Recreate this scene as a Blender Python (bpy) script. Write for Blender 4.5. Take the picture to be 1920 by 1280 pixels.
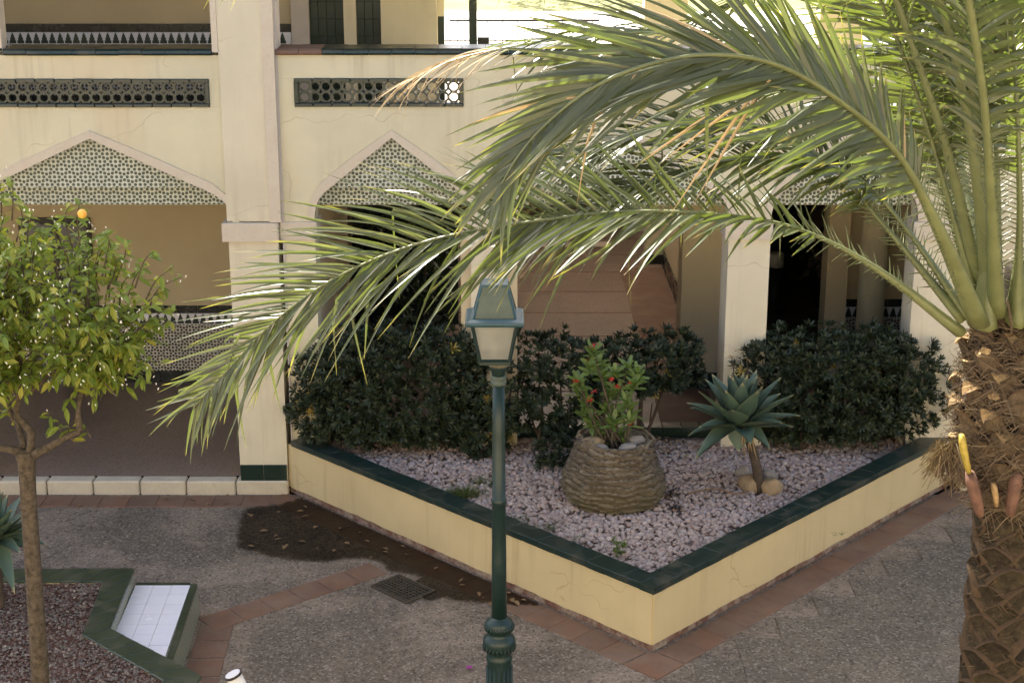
import bpy, math, random
import numpy as np
from mathutils import Vector, Matrix, noise as mnoise
random.seed(7); rng = np.random.default_rng(7)
R = math.radians
scene = bpy.context.scene
for o in list(bpy.data.objects): bpy.data.objects.remove(o)

# ------------------------------------------------------------------ camera
CAM_H, FOC, PITCH = 6.3, 3000.0, R(16.5)
cam_d = bpy.data.cameras.new('Camera'); cam = bpy.data.objects.new('Camera', cam_d)
scene.collection.objects.link(cam); scene.camera = cam
cam.location = (0, 0, CAM_H); cam.rotation_euler = (R(90) - PITCH, 0, 0)
cam_d.sensor_width = 36; cam_d.lens = FOC / 1920 * 36; cam_d.clip_end = 500; cam_d.clip_start = .05
# ------------------------------------------------------------------ light
SUN_EL, SUN_AZ = R(50), R(-25)           # sun stands behind the building, a little to the left
to_sun = Vector((math.sin(SUN_AZ) * math.cos(SUN_EL), math.cos(SUN_AZ) * math.cos(SUN_EL), math.sin(SUN_EL)))
world = bpy.data.worlds.new('World'); scene.world = world; world.use_nodes = True
wn = world.node_tree; bg = wn.nodes['Background']
sky = wn.nodes.new('ShaderNodeTexSky'); sky.sky_type = 'NISHITA'; sky.sun_disc = False
sky.sun_elevation = SUN_EL; sky.sun_rotation = SUN_AZ; sky.altitude = 50; sky.dust_density = 5; sky.air_density = .8; sky.ozone_density = .6
wn.links.new(sky.outputs[0], bg.inputs[0]); bg.inputs[1].default_value = 0.12
sun_d = bpy.data.lights.new('Sun', 'SUN'); sun = bpy.data.objects.new('Sun', sun_d); scene.collection.objects.link(sun)
sun_d.energy = 4.5; sun_d.angle = R(.5); sun_d.color = (1, .93, .82)
sun.rotation_euler = to_sun.to_track_quat('Z', 'Y').to_euler(); sun.location = (0, 0, 20)
vs = scene.view_settings; vs.view_transform = 'Standard'; vs.look = 'None'; vs.gamma = 1; vs.use_curve_mapping = False
vs.exposure = 2.05
scene.render.engine = 'CYCLES'

# ------------------------------------------------------------------ measuring helpers (pixel of a 1920 wide survey -> point in the place)
cp, sp = math.cos(PITCH), math.sin(PITCH)
def ray(x, y):
    u = (x - 960) / FOC; v = (y - 640) / FOC
    return Vector((u, cp - v * sp, -sp - v * cp))
def aty(x, y, Y):
    d = ray(x, y); return Vector((0, 0, CAM_H)) + d * (Y / d.y)
def atz(x, y, z):
    d = ray(x, y); return Vector((0, 0, CAM_H)) + d * ((z - CAM_H) / d.z)

# ------------------------------------------------------------------ materials
def S(r, g, b):
    f = lambda c: ((c / 255) / 12.92 if c / 255 <= .04045 else ((c / 255 + .055) / 1.055) ** 2.4)
    return (f(r), f(g), f(b), 1)
class N:
    def __init__(s, name):
        s.m = bpy.data.materials.new(name); s.m.use_nodes = True; s.t = s.m.node_tree
        s.b = s.t.nodes['Principled BSDF']; s.out = s.t.nodes['Material Output']
    def n(s, typ, **kw):
        x = s.t.nodes.new(typ)
        for k, v in kw.items(): setattr(x, k, v)
        return x
    def l(s, a, b): s.t.links.new(a, b)
    def val(s, i, v):
        if hasattr(v, 'is_linked'): s.l(v, i)
        else: i.default_value = v
    def pos(s): return s.n('ShaderNodeNewGeometry').outputs['Position']
    def isl(s): return s.n('ShaderNodeNewGeometry').outputs['Random Per Island']
    def obr(s): return s.n('ShaderNodeObjectInfo').outputs['Random']
    def attr(s, name): return s.n('ShaderNodeAttribute', attribute_name=name).outputs['Fac']
    def scale(s, vec, sc):
        m = s.n('ShaderNodeVectorMath', operation='MULTIPLY'); s.val(m.inputs[0], vec); m.inputs[1].default_value = sc; return m.outputs[0]
    def noise(s, sc, detail=4, rough=.55, vec=None, dist=0):
        x = s.n('ShaderNodeTexNoise'); x.inputs['Scale'].default_value = sc; x.inputs['Detail'].default_value = detail
        x.inputs['Roughness'].default_value = rough; x.inputs['Distortion'].default_value = dist
        s.l(vec if vec else s.pos(), x.inputs['Vector']); return x.outputs['Fac']
    def vor(s, sc, vec=None, feature='F1', out='Distance'):
        x = s.n('ShaderNodeTexVoronoi', feature=feature); x.inputs['Scale'].default_value = sc
        s.l(vec if vec else s.pos(), x.inputs['Vector']); return x.outputs[out]
    def ramp(s, fac, stops, interp='LINEAR'):
        x = s.n('ShaderNodeValToRGB'); cr = x.color_ramp; cr.interpolation = interp
        while len(cr.elements) < len(stops): cr.elements.new(.5)
        for e, (p, c) in zip(cr.elements, stops):
            e.position = p; e.color = c if hasattr(c, '__len__') else (c, c, c, 1)
        s.val(x.inputs[0], fac); return x.outputs[0]
    def mix(s, fac, a, b, mode='MIX'):
        x = s.n('ShaderNodeMix', data_type='RGBA', blend_type=mode)
        s.val(x.inputs['Factor'], fac); s.val(x.inputs['A'], a); s.val(x.inputs['B'], b); return x.outputs['Result']
    def math(s, op, a, b=0, c=0):
        x = s.n('ShaderNodeMath', operation=op); s.val(x.inputs[0], a); s.val(x.inputs[1], b); s.val(x.inputs[2], c); return x.outputs[0]
    def bump(s, h, st=.3, dist=.01):
        x = s.n('ShaderNodeBump'); x.inputs['Strength'].default_value = st; x.inputs['Distance'].default_value = dist
        s.l(h, x.inputs['Height']); s.l(x.outputs[0], s.b.inputs['Normal']); return x
    def fin(s, col, rough=.7, spec=.5, metal=0):
        s.val(s.b.inputs['Base Color'], col); s.val(s.b.inputs['Roughness'], rough)
        s.b.inputs['Specular IOR Level'].default_value = spec; s.b.inputs['Metallic'].default_value = metal; return s.m

def plaster(name, c, stain=.55, streak=True, crack=True):
    k = N(name)
    col = k.mix(k.ramp(k.noise(1.3, 5, .6), [(.35, 0), (.7, 1)]), c, tuple(x * .88 for x in c[:3]) + (1,))
    col = k.mix(k.math('MULTIPLY', k.ramp(k.noise(.9, 4, .6, k.scale(k.pos(), (1, 1, .6))), [(.5, 0), (.75, 1)]), stain), col, (c[0] * .95, c[1] * .78, c[2] * .68, 1))
    if streak:
        st = k.ramp(k.noise(9, 3, .6, k.scale(k.pos(), (1, 1, .06))), [(.52, 0), (.72, 1)])
        st = k.math('MULTIPLY', st, k.ramp(k.noise(.8, 3), [(.40, 0), (.62, .5)]))
        col = k.mix(st, col, (c[0] * .58, c[1] * .53, c[2] * .5, 1))
    if crack:
        w = k.n('ShaderNodeVectorMath', operation='ADD'); nz = k.n('ShaderNodeTexNoise'); nz.inputs['Scale'].default_value = 3
        k.l(k.pos(), nz.inputs['Vector']); k.l(k.scale(k.pos(), (.55, .55, 1.6)), w.inputs[0]); k.l(k.scale(nz.outputs['Color'], (.5, .5, .5)), w.inputs[1])
        e = k.vor(.75, w.outputs[0], 'DISTANCE_TO_EDGE')
        cr = k.math('MULTIPLY', k.ramp(e, [(.0, 1), (.005, 0)]), k.ramp(k.noise(1.1, 2), [(.5, 0), (.6, .6)]))
        col = k.mix(cr, col, (c[0] * .55, c[1] * .42, c[2] * .38, 1))
    k.bump(k.math('ADD', k.noise(60, 5, .7), k.math('MULTIPLY', k.noise(6, 3), 2)), .18, .006)
    return k.fin(col, .85, .25)
M = {}
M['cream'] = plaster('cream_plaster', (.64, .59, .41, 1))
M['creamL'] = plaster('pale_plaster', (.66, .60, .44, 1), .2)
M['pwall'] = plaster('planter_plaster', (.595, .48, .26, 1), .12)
M['inner'] = plaster('shaded_inner_plaster', (.54, .455, .295, 1), .1, False, False)  # same cream plaster, darkened in colour for the shade inside the arcade
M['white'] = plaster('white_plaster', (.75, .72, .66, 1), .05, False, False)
M['wing'] = plaster('wing_plaster', (.66, .58, .42, 1), .1, False, False)
def stone(name, c, c2, rough=.75):
    k = N(name)
    col = k.mix(k.ramp(k.noise(5, 5, .65), [(.35, 0), (.65, 1)]), c, c2)
    col = k.mix(k.math('MULTIPLY', k.ramp(k.noise(30, 3), [(.55, 0), (.8, 1)]), .4), col, tuple(x * .6 for x in c[:3]) + (1,))
    col = k.mix(k.math('MULTIPLY', k.obr(), .2), col, tuple(x * .8 for x in c2[:3]) + (1,))
    k.bump(k.noise(45, 5, .7), .2, .008)
    return k.fin(col, rough, .3)
M['trim'] = stone('pink_stone_trim', (.60, .535, .415, 1), (.575, .49, .38, 1))
M['kerb'] = stone('kerb_stone', (.60, .53, .38, 1), (.52, .45, .33, 1))
M['grey_trim'] = stone('grey_trim', (.50, .46, .42, 1), (.46, .42, .38, 1))
def glaze(name, c, c2, rough=.28, dirt=.35, var=.5):
    k = N(name)
    col = k.mix(k.ramp(k.noise(7, 4), [(.3, 0), (.7, 1)]), c, c2)
    col = k.mix(k.math('MULTIPLY', k.obr(), var), col, tuple(x * 1.7 for x in c[:3]) + (1,))
    d = k.math('MULTIPLY', k.ramp(k.noise(4, 5, .7), [(.48, 0), (.75, 1)]), dirt)
    col = k.mix(d, col, (.16, .13, .09, 1))
    rr = k.math('ADD', k.math('MULTIPLY', d, .8), rough)
    k.bump(k.noise(12, 3), .12, .01)
    return k.fin(col, rr, .5)
M['green'] = glaze('green_glazed_tile', (.008, .019, .016, 1), (.012, .028, .022, 1))
M['greenD'] = glaze('dark_green_tile', (.007, .019, .013, 1), (.010, .026, .017, 1), .3, .12)
M['black'] = glaze('black_glazed_tile', (.012, .014, .013, 1), (.02, .024, .02, 1), .25, .15)
M['bedgreen'] = glaze('olive_green_tile', (.016, .029, .017, 1), (.024, .040, .021, 1), .34, .35, .35)
M['wtile'] = glaze('white_glazed_tile', (.68, .69, .74, 1), (.72, .72, .76, 1), .25, .05, .05)
def tile_print(name, per, axis='XZ', light=(.50, .53, .45, 1), dark=(.020, .030, .022, 1)):
    k = N(name); sx = k.n('ShaderNodeSeparateXYZ'); k.l(k.pos(), sx.inputs[0])
    o = {'X': sx.outputs[0], 'Y': sx.outputs[1], 'Z': sx.outputs[2]}
    if axis == 'DZ': u = k.math('MULTIPLY', k.math('ADD', o['X'], o['Y']), .7071); v = o['Z']
    else: u, v = o[axis[0]], o[axis[1]]
    def fold(c): return k.math('ABSOLUTE', k.math('SUBTRACT', k.math('FRACT', k.math('ADD', k.math('DIVIDE', c, per), 100.0)), .5))
    a, b = fold(u), fold(v)
    def dist(px, py):
        return k.math('SQRT', k.math('ADD', k.math('POWER', k.math('ABSOLUTE', k.math('SUBTRACT', a, px)), 2), k.math('POWER', k.math('ABSOLUTE', k.math('SUBTRACT', b, py)), 2)))
    d = dist(.25, .25)
    for px, py in ((.31, 0), (0, .31), (.19, .5), (.5, .19), (0, 0), (.5, .5)): d = k.math('MINIMUM', d, dist(px, py))
    m = k.ramp(d, [(.096, 1), (.114, 0)])
    wh = k.mix(k.ramp(k.noise(3, 4), [(.4, 0), (.7, 1)]), light, tuple(x * .85 for x in light[:3]) + (1,))
    dk = k.mix(k.noise(9, 2), dark, (dark[0] * 2.5, dark[1] * 2.7, dark[2] * 2.2, 1))
    col = k.mix(m, wh, dk)
    k.bump(k.math('SUBTRACT', 1, m), .15, .003)
    return k.fin(col, .35, .5)
M['print'] = tile_print('printed_star_tile', .155)
M['printw'] = tile_print('printed_wainscot_tile', .150, light=(.56, .53, .46, 1), dark=(.015, .016, .015, 1))
M['printy'] = tile_print('printed_side_tile', .09, 'YZ', light=(.42, .42, .33, 1), dark=(.03, .045, .025, 1))
def ground_mat(name, c, c2, dark, wet=.0):
    k = N(name)
    big = k.ramp(k.noise(.8, 6, .68, None, .6), [(.42, 0), (.56, 1)])
    col = k.mix(big, c, c2)
    col = k.mix(k.ramp(k.noise(1.7, 6, .7), [(.5, 0), (.72, .75)]), col, dark)
    sp1 = k.vor(55, out='Color'); g = k.n('ShaderNodeSeparateColor'); k.l(sp1, g.inputs[0])
    col = k.mix(k.ramp(g.outputs[0], [(.72, 0), (.95, .55)]), col, (.42, .37, .31, 1))
    col = k.mix(k.ramp(g.outputs[1], [(.7, 0), (.95, .6)]), col, tuple(x * .35 for x in dark[:3]) + (1,))
    col = k.mix(k.ramp(k.noise(170, 3, .8), [(.4, .0), (.7, .5)]), col, tuple(x * .5 for x in c[:3]) + (1,), 'MULTIPLY')
    k.bump(k.math('ADD', k.vor(55), k.noise(120, 4, .7)), .5, .012)
    return k.fin(col, .85, .3)
M['ground'] = ground_mat('aggregate_concrete', (.30, .237, .172, 1), (.172, .138, .10, 1), (.10, .082, .058, 1))
M['slab'] = ground_mat('washed_paving', (.20, .165, .118, 1), (.155, .13, .095, 1), (.115, .10, .074, 1))
def terracotta():
    k = N('terracotta_tile'); c = (.20, .103, .058, 1)
    col = k.mix(k.obr(), c, (.155, .09, .058, 1))
    col = k.mix(k.ramp(k.noise(5, 5, .7), [(.4, 0), (.72, .65)]), col, (.115, .075, .06, 1))
    col = k.mix(k.ramp(k.noise(2.2, 4, .7), [(.42, 0), (.75, .75)]), col, (.205, .15, .105, 1))
    k.bump(k.noise(50, 5, .7), .25, .006); return k.fin(col, .7, .35)
M['terra'] = terracotta()
def brick():
    k = N('worn_brick'); c = (.17, .085, .06, 1)
    col = k.mix(k.ramp(k.noise(7, 5, .7), [(.42, 0), (.62, 1)]), c, (.33, .26, .2, 1))
    col = k.mix(k.ramp(k.noise(23, 4, .7), [(.5, 0), (.7, .7)]), col, (.07, .05, .04, 1))
    k.bump(k.noise(30, 6, .75), .6, .02); return k.fin(col, .9, .2)
M['brick'] = brick()
def terrazzo():
    k = N('arcade_terrazzo'); col = k.mix(k.ramp(k.noise(.9, 4), [(.35, 0), (.7, 1)]), (.23, .165, .125, 1), (.185, .14, .105, 1))
    g = k.n('ShaderNodeSeparateColor'); k.l(k.vor(70, out='Color'), g.inputs[0])
    col = k.mix(k.ramp(g.outputs[0], [(.6, 0), (.95, .5)]), col, (.30, .24, .2, 1))
    col = k.mix(k.ramp(g.outputs[1], [(.6, 0), (.95, .5)]), col, (.05, .04, .035, 1))
    return k.fin(col, k.math('ADD', k.math('MULTIPLY', k.noise(2), .25), .3), .5)
M['terrazzo'] = terrazzo()
def simple(name, c, rough=.6, spec=.4, var=.25, sc=8, metal=0, bump=0):
    k = N(name); col = k.mix(k.ramp(k.noise(sc, 4, .6), [(.3, 0), (.7, 1)]), c, tuple(x * (1 - var) for x in c[:3]) + (1,))
    if bump: k.bump(k.noise(sc * 6, 5, .7), bump, .01)
    return k.fin(col, rough, spec, metal)
M['paint'] = simple('green_lamp_paint', (.006, .026, .022, 1), .42, .5, .3, 14, 0, .08)
M['paintSky'] = simple('sky_tinted_paint', (.022, .075, .095, 1), .35, .5, .25, 14, 0, .08)  # green lamp paint with the sky's blue reflection put into its colour
M['paintR'] = simple('weathered_collar', (.16, .15, .10, 1), .7, .3, .6, 25)
M['paintT'] = simple('pale_green_paint', (.09, .12, .098, 1), .5, .4, .35, 9)
M['iron'] = simple('rusty_iron', (.10, .085, .06, 1), .7, .4, .4, 20, .3, .2)
M['darkmetal'] = simple('dark_metal', (.02, .02, .022, 1), .45, .4, .3)
M['glassdark'] = simple('dark_glass', (.10, .11, .12, 1), .15, .6, .3, 2)
M['wood'] = simple('red_brown_wood', (.16, .065, .045, 1), .6, .4, .4, 12)
M['bark'] = simple('citrus_bark', (.155, .122, .085, 1), .9, .2, .65, 30, 0, .9)
M['darkbark'] = simple('shrub_bark', (.10, .075, .055, 1), .9, .2, .4, 18, 0, .5)
M['soil'] = simple('dark_soil', (.06, .045, .035, 1), .95, .1, .4, 20, 0, .4)
M['gritbed'] = simple('pinkish_grit', (.22, .165, .135, 1), .95, .1, .5, 40, 0, .5)
M['bedsoil'] = simple('red_soil', (.085, .048, .036, 1), .95, .1, .4, 14, 0, .4)
M['grassbank'] = simple('dry_grass_bank', (.30, .30, .13, 1), .95, .1, .45, 1.2, 0, .5)
M['street'] = simple('pale_paving', (.62, .58, .52, 1), .8, .3, .1, 1)
M['redflower'] = simple('red_flower', (.55, .05, .04, 1), .5, .3, .2, 30)
M['petal'] = simple('white_petal', (.8, .78, .68, 1), .5, .3, .1, 30)
M['orange'] = simple('orange_peel', (.85, .45, .07, 1), .45, .4, .15, 40, 0, .2)
M['plastic'] = simple('white_enamel', (.72, .70, .64, 1), .3, .5, .1, 6)
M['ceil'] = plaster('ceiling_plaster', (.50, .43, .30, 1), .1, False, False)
def frosted():
    k = N('frosted_pane'); k.fin(k.mix(k.ramp(k.noise(14, 4), [(.3, 0), (.7, 1)]), (.52, .52, .47, 1), (.42, .42, .37, 1)), .35, .5)
    k.b.inputs['Transmission Weight'].default_value = .0
    tr = k.n('ShaderNodeBsdfTranslucent'); tr.inputs[0].default_value = (.8, .78, .72, 1)
    tp = k.n('ShaderNodeBsdfTransparent'); tp.inputs[0].default_value = (.7, .72, .68, 1)
    m1 = k.n('ShaderNodeMixShader'); m1.inputs[0].default_value = .45; k.l(k.b.outputs[0], m1.inputs[1]); k.l(tr.outputs[0], m1.inputs[2])
    m2 = k.n('ShaderNodeMixShader'); m2.inputs[0].default_value = .38; k.l(m1.outputs[0], m2.inputs[1]); k.l(tp.outputs[0], m2.inputs[2])
    k.l(m2.outputs[0], k.out.inputs[0]); return k.m
M['frost'] = frosted()
def milk():  # diffuser for the added fill panes over the hall
    k = N('fill_diffuser'); tr = k.n('ShaderNodeBsdfTranslucent'); tr.inputs[0].default_value = (.66, .62, .58, 1)
    m1 = k.n('ShaderNodeMixShader'); m1.inputs[0].default_value = .85; k.fin((.7, .7, .68, 1), .2, .5)
    k.l(k.b.outputs[0], m1.inputs[1]); k.l(tr.outputs[0], m1.inputs[2]); k.l(m1.outputs[0], k.out.inputs[0]); return k.m
M['milk'] = milk()
def leaf(name, cols, transl=.35, rough=.4, spec=.5, tip=None, tipstart=.7, tcol=None):
    k = N(name); n_ = len(cols)
    col = k.ramp(k.isl(), [(i / max(1, n_ - 1) * .98 + .01, c) for i, c in enumerate(cols)])
    col = k.mix(k.math('MULTIPLY', k.noise(25, 3), .35), col, tuple(x * .6 for x in cols[0][:3]) + (1,))
    if tip is not None:
        t = k.math('ADD', k.attr('t'), k.math('MULTIPLY', k.math('SUBTRACT', k.isl(), .5), .25))
        col = k.mix(k.ramp(t, [(tipstart, 0), (min(.99, tipstart + .16), .85)]), col, tip)
    k.fin(col, rough, spec)
    tr = k.n('ShaderNodeBsdfTranslucent'); b2 = k.mix(1.0, col, tcol or (1.5, 1.55, .6, 1), 'MULTIPLY'); k.l(b2, tr.inputs[0])
    m1 = k.n('ShaderNodeMixShader'); m1.inputs[0].default_value = transl
    k.l(k.b.outputs[0], m1.inputs[1]); k.l(tr.outputs[0], m1.inputs[2]); k.l(m1.outputs[0], k.out.inputs[0])
    return k.m
M['palm'] = leaf('palm_leaflet', [(.092, .103, .053, 1), (.115, .127, .062, 1), (.10, .118, .057, 1), (.138, .15, .076, 1)], .36, .26, .65, (.36, .30, .10, 1), .90, (1.45, 1.7, .45, 1))
M['palmdry'] = leaf('dry_palm_leaflet', [(.40, .28, .14, 1), (.48, .36, .2, 1), (.31, .21, .11, 1)], .2, .6, .3, None, .7, (1.05, .95, .75, 1))
M['rachis'] = simple('palm_rachis', (.165, .185, .075, 1), .42, .5, .3, 9)
M['rachisY'] = simple('palm_petiole_base', (.30, .25, .06, 1), .4, .5, .45, 6)
M['spathe'] = simple('brown_spathe', (.13, .055, .025, 1), .6, .4, .4, 7)
M['citrus'] = leaf('citrus_leaf', [(.14, .20, .035, 1), (.18, .255, .04, 1), (.225, .295, .05, 1), (.28, .33, .06, 1), (.42, .40, .075, 1)], .42, .45, .35, (.25, .23, .04, 1), .86)
M['pitt'] = leaf('pittosporum_leaf', [(.019, .030, .015, 1), (.028, .042, .020, 1), (.038, .053, .026, 1), (.022, .034, .016, 1), (.055, .072, .028, 1)], .12, .42, .35)
M['pityel'] = leaf('yellowed_leaf', [(.35, .30, .05, 1), (.45, .33, .08, 1), (.30, .2, .07, 1)], .2, .5, .4)
M['indoor'] = leaf('indoor_plant_leaf', [(.02, .04, .015, 1), (.03, .055, .02, 1), (.10, .11, .04, 1)], .12, .4, .5)
M['milii'] = leaf('spurge_leaf', [(.12, .19, .05, 1), (.16, .24, .06, 1), (.22, .28, .08, 1)], .3, .4, .5)
M['grass'] = leaf('grass_blade', [(.06, .10, .02, 1), (.10, .15, .03, 1), (.15, .16, .04, 1)], .25, .5, .4)
M['deadleaf'] = leaf('dead_leaf', [(.28, .17, .08, 1), (.42, .32, .18, 1), (.18, .10, .05, 1), (.5, .42, .28, 1)], .15, .6, .3)
def agavem():
    k = N('agave_leaf'); col = k.mix(k.ramp(k.noise(4, 3), [(.3, 0), (.7, 1)]), (.060, .100, .074, 1), (.085, .13, .085, 1))
    col = k.mix(k.ramp(k.attr('e'), [(.80, 0), (1, .6)]), col, (.16, .19, .09, 1))
    col = k.mix(k.ramp(k.attr('t'), [(.90, 0), (.99, .9)]), col, (.42, .36, .18, 1))
    return k.fin(col, .5, .4)
M['agave'] = agavem()
def pebble(name, stops, rough=.75):
    k = N(name); col = k.ramp(k.isl(), stops)
    col = k.mix(k.math('MULTIPLY', k.noise(40, 4), .5), col, (.12, .10, .09, 1)); k.bump(k.noise(70, 4), .3, .01); return k.fin(col, rough, .35)
M['pebble'] = pebble('pink_gravel', [(0, (.40, .29, .24, 1)), (.2, (.52, .40, .34, 1)), (.4, (.36, .28, .235, 1)), (.6, (.46, .36, .31, 1)), (.78, (.58, .48, .41, 1)), (.85, (.31, .20, .14, 1)), (.95, (.52, .46, .41, 1)), (1, (.22, .165, .135, 1))])
M['pebred'] = pebble('red_chippings', [(0, (.09, .045, .035, 1)), (.35, (.12, .065, .05, 1)), (.55, (.085, .08, .07, 1)), (.8, (.16, .145, .12, 1)), (.97, (.24, .2, .16, 1)), (1, (.4, .36, .3, 1))])
M['boulder'] = stone('ochre_boulder', (.40, .28, .14, 1), (.24, .18, .115, 1), .9)
M['bouldG'] = stone('grey_boulder', (.33, .30, .25, 1), (.26, .22, .18, 1), .85)
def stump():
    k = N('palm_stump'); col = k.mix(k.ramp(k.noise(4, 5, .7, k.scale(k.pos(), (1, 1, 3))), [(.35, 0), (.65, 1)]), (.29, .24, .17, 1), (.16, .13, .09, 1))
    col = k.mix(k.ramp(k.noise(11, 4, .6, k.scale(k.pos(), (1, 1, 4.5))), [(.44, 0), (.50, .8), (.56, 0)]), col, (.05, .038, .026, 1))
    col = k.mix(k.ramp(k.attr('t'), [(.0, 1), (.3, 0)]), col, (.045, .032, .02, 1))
    sx = k.n('ShaderNodeSeparateXYZ'); k.l(k.pos(), sx.inputs[0])
    col = k.mix(k.math('MULTIPLY', k.ramp(sx.outputs[2], [(.5, 1), (.85, 0)]), .5), col, (.19, .155, .065, 1))
    k.bump(k.noise(22, 6, .75, k.scale(k.pos(), (1, 1, 3.2))), .9, .03); return k.fin(col, .9, .2)
M['stump'] = stump()
def boot(name, a, b, edge):
    k = N(name); tc = k.n('ShaderNodeTexCoord').outputs['Object']
    col = k.mix(k.ramp(k.noise(16, 5, .7), [(.35, 0), (.68, 1)]), a, b)
    col = k.mix(k.math('MULTIPLY', k.obr(), .5), col, tuple(x * .6 for x in a[:3]) + (1,))
    col = k.mix(k.ramp(k.attr('e'), [(.55, 0), (.95, .85)]), col, edge)
    k.bump(k.math('ADD', k.noise(38, 6, .8), k.math('MULTIPLY', k.noise(9, 3, .7), .8)), 1.0, .035); return k.fin(col, .9, .2)
M['boot'] = boot('palm_leaf_base', (.040, .031, .020, 1), (.115, .092, .055, 1), (.15, .10, .062, 1))
M['bootU'] = boot('palm_cut_base', (.12, .085, .052, 1), (.27, .20, .125, 1), (.15, .09, .05, 1))
M['pinkstub'] = simple('pinkish_stub', (.20, .105, .07, 1), .75, .3, .55, 16, 0, .5)
M['cut'] = simple('cut_petiole_end', (.50, .33, .15, 1), .7, .3, .55, 22, 0, .4)
M['cutY'] = simple('yellow_cut_petiole', (.50, .37, .06, 1), .5, .4, .5, 14)
M['fibre'] = leaf('palm_fibre', [(.09, .062, .04, 1), (.18, .13, .085, 1), (.055, .04, .027, 1), (.26, .2, .135, 1)], .1, .8, .2)
def water():
    k = N('water_film'); tp = k.n('ShaderNodeBsdfTransparent')
    tp.inputs[0].default_value = (.44, .42, .39, 1)
    gl = k.n('ShaderNodeBsdfGlossy'); gl.inputs['Roughness'].default_value = .3
    fr = k.n('ShaderNodeFresnel'); fr.inputs['IOR'].default_value = 1.33
    m = k.n('ShaderNodeMixShader'); k.l(k.math('MULTIPLY', fr.outputs[0], .35), m.inputs[0]); k.l(tp.outputs[0], m.inputs[1]); k.l(gl.outputs[0], m.inputs[2])
    clr = k.n('ShaderNodeBsdfTransparent'); m3 = k.n('ShaderNodeMixShader')
    k.l(k.ramp(k.math('ADD', k.attr('t'), k.math('MULTIPLY', k.math('SUBTRACT', k.noise(9, 5, .7), .5), 1.1)), [(.25, 0), (.8, 1)]), m3.inputs[0]); k.l(clr.outputs[0], m3.inputs[1]); k.l(m.outputs[0], m3.inputs[2])
    k.l(m3.outputs[0], k.out.inputs[0]); return k.m
M['water'] = water()

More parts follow.
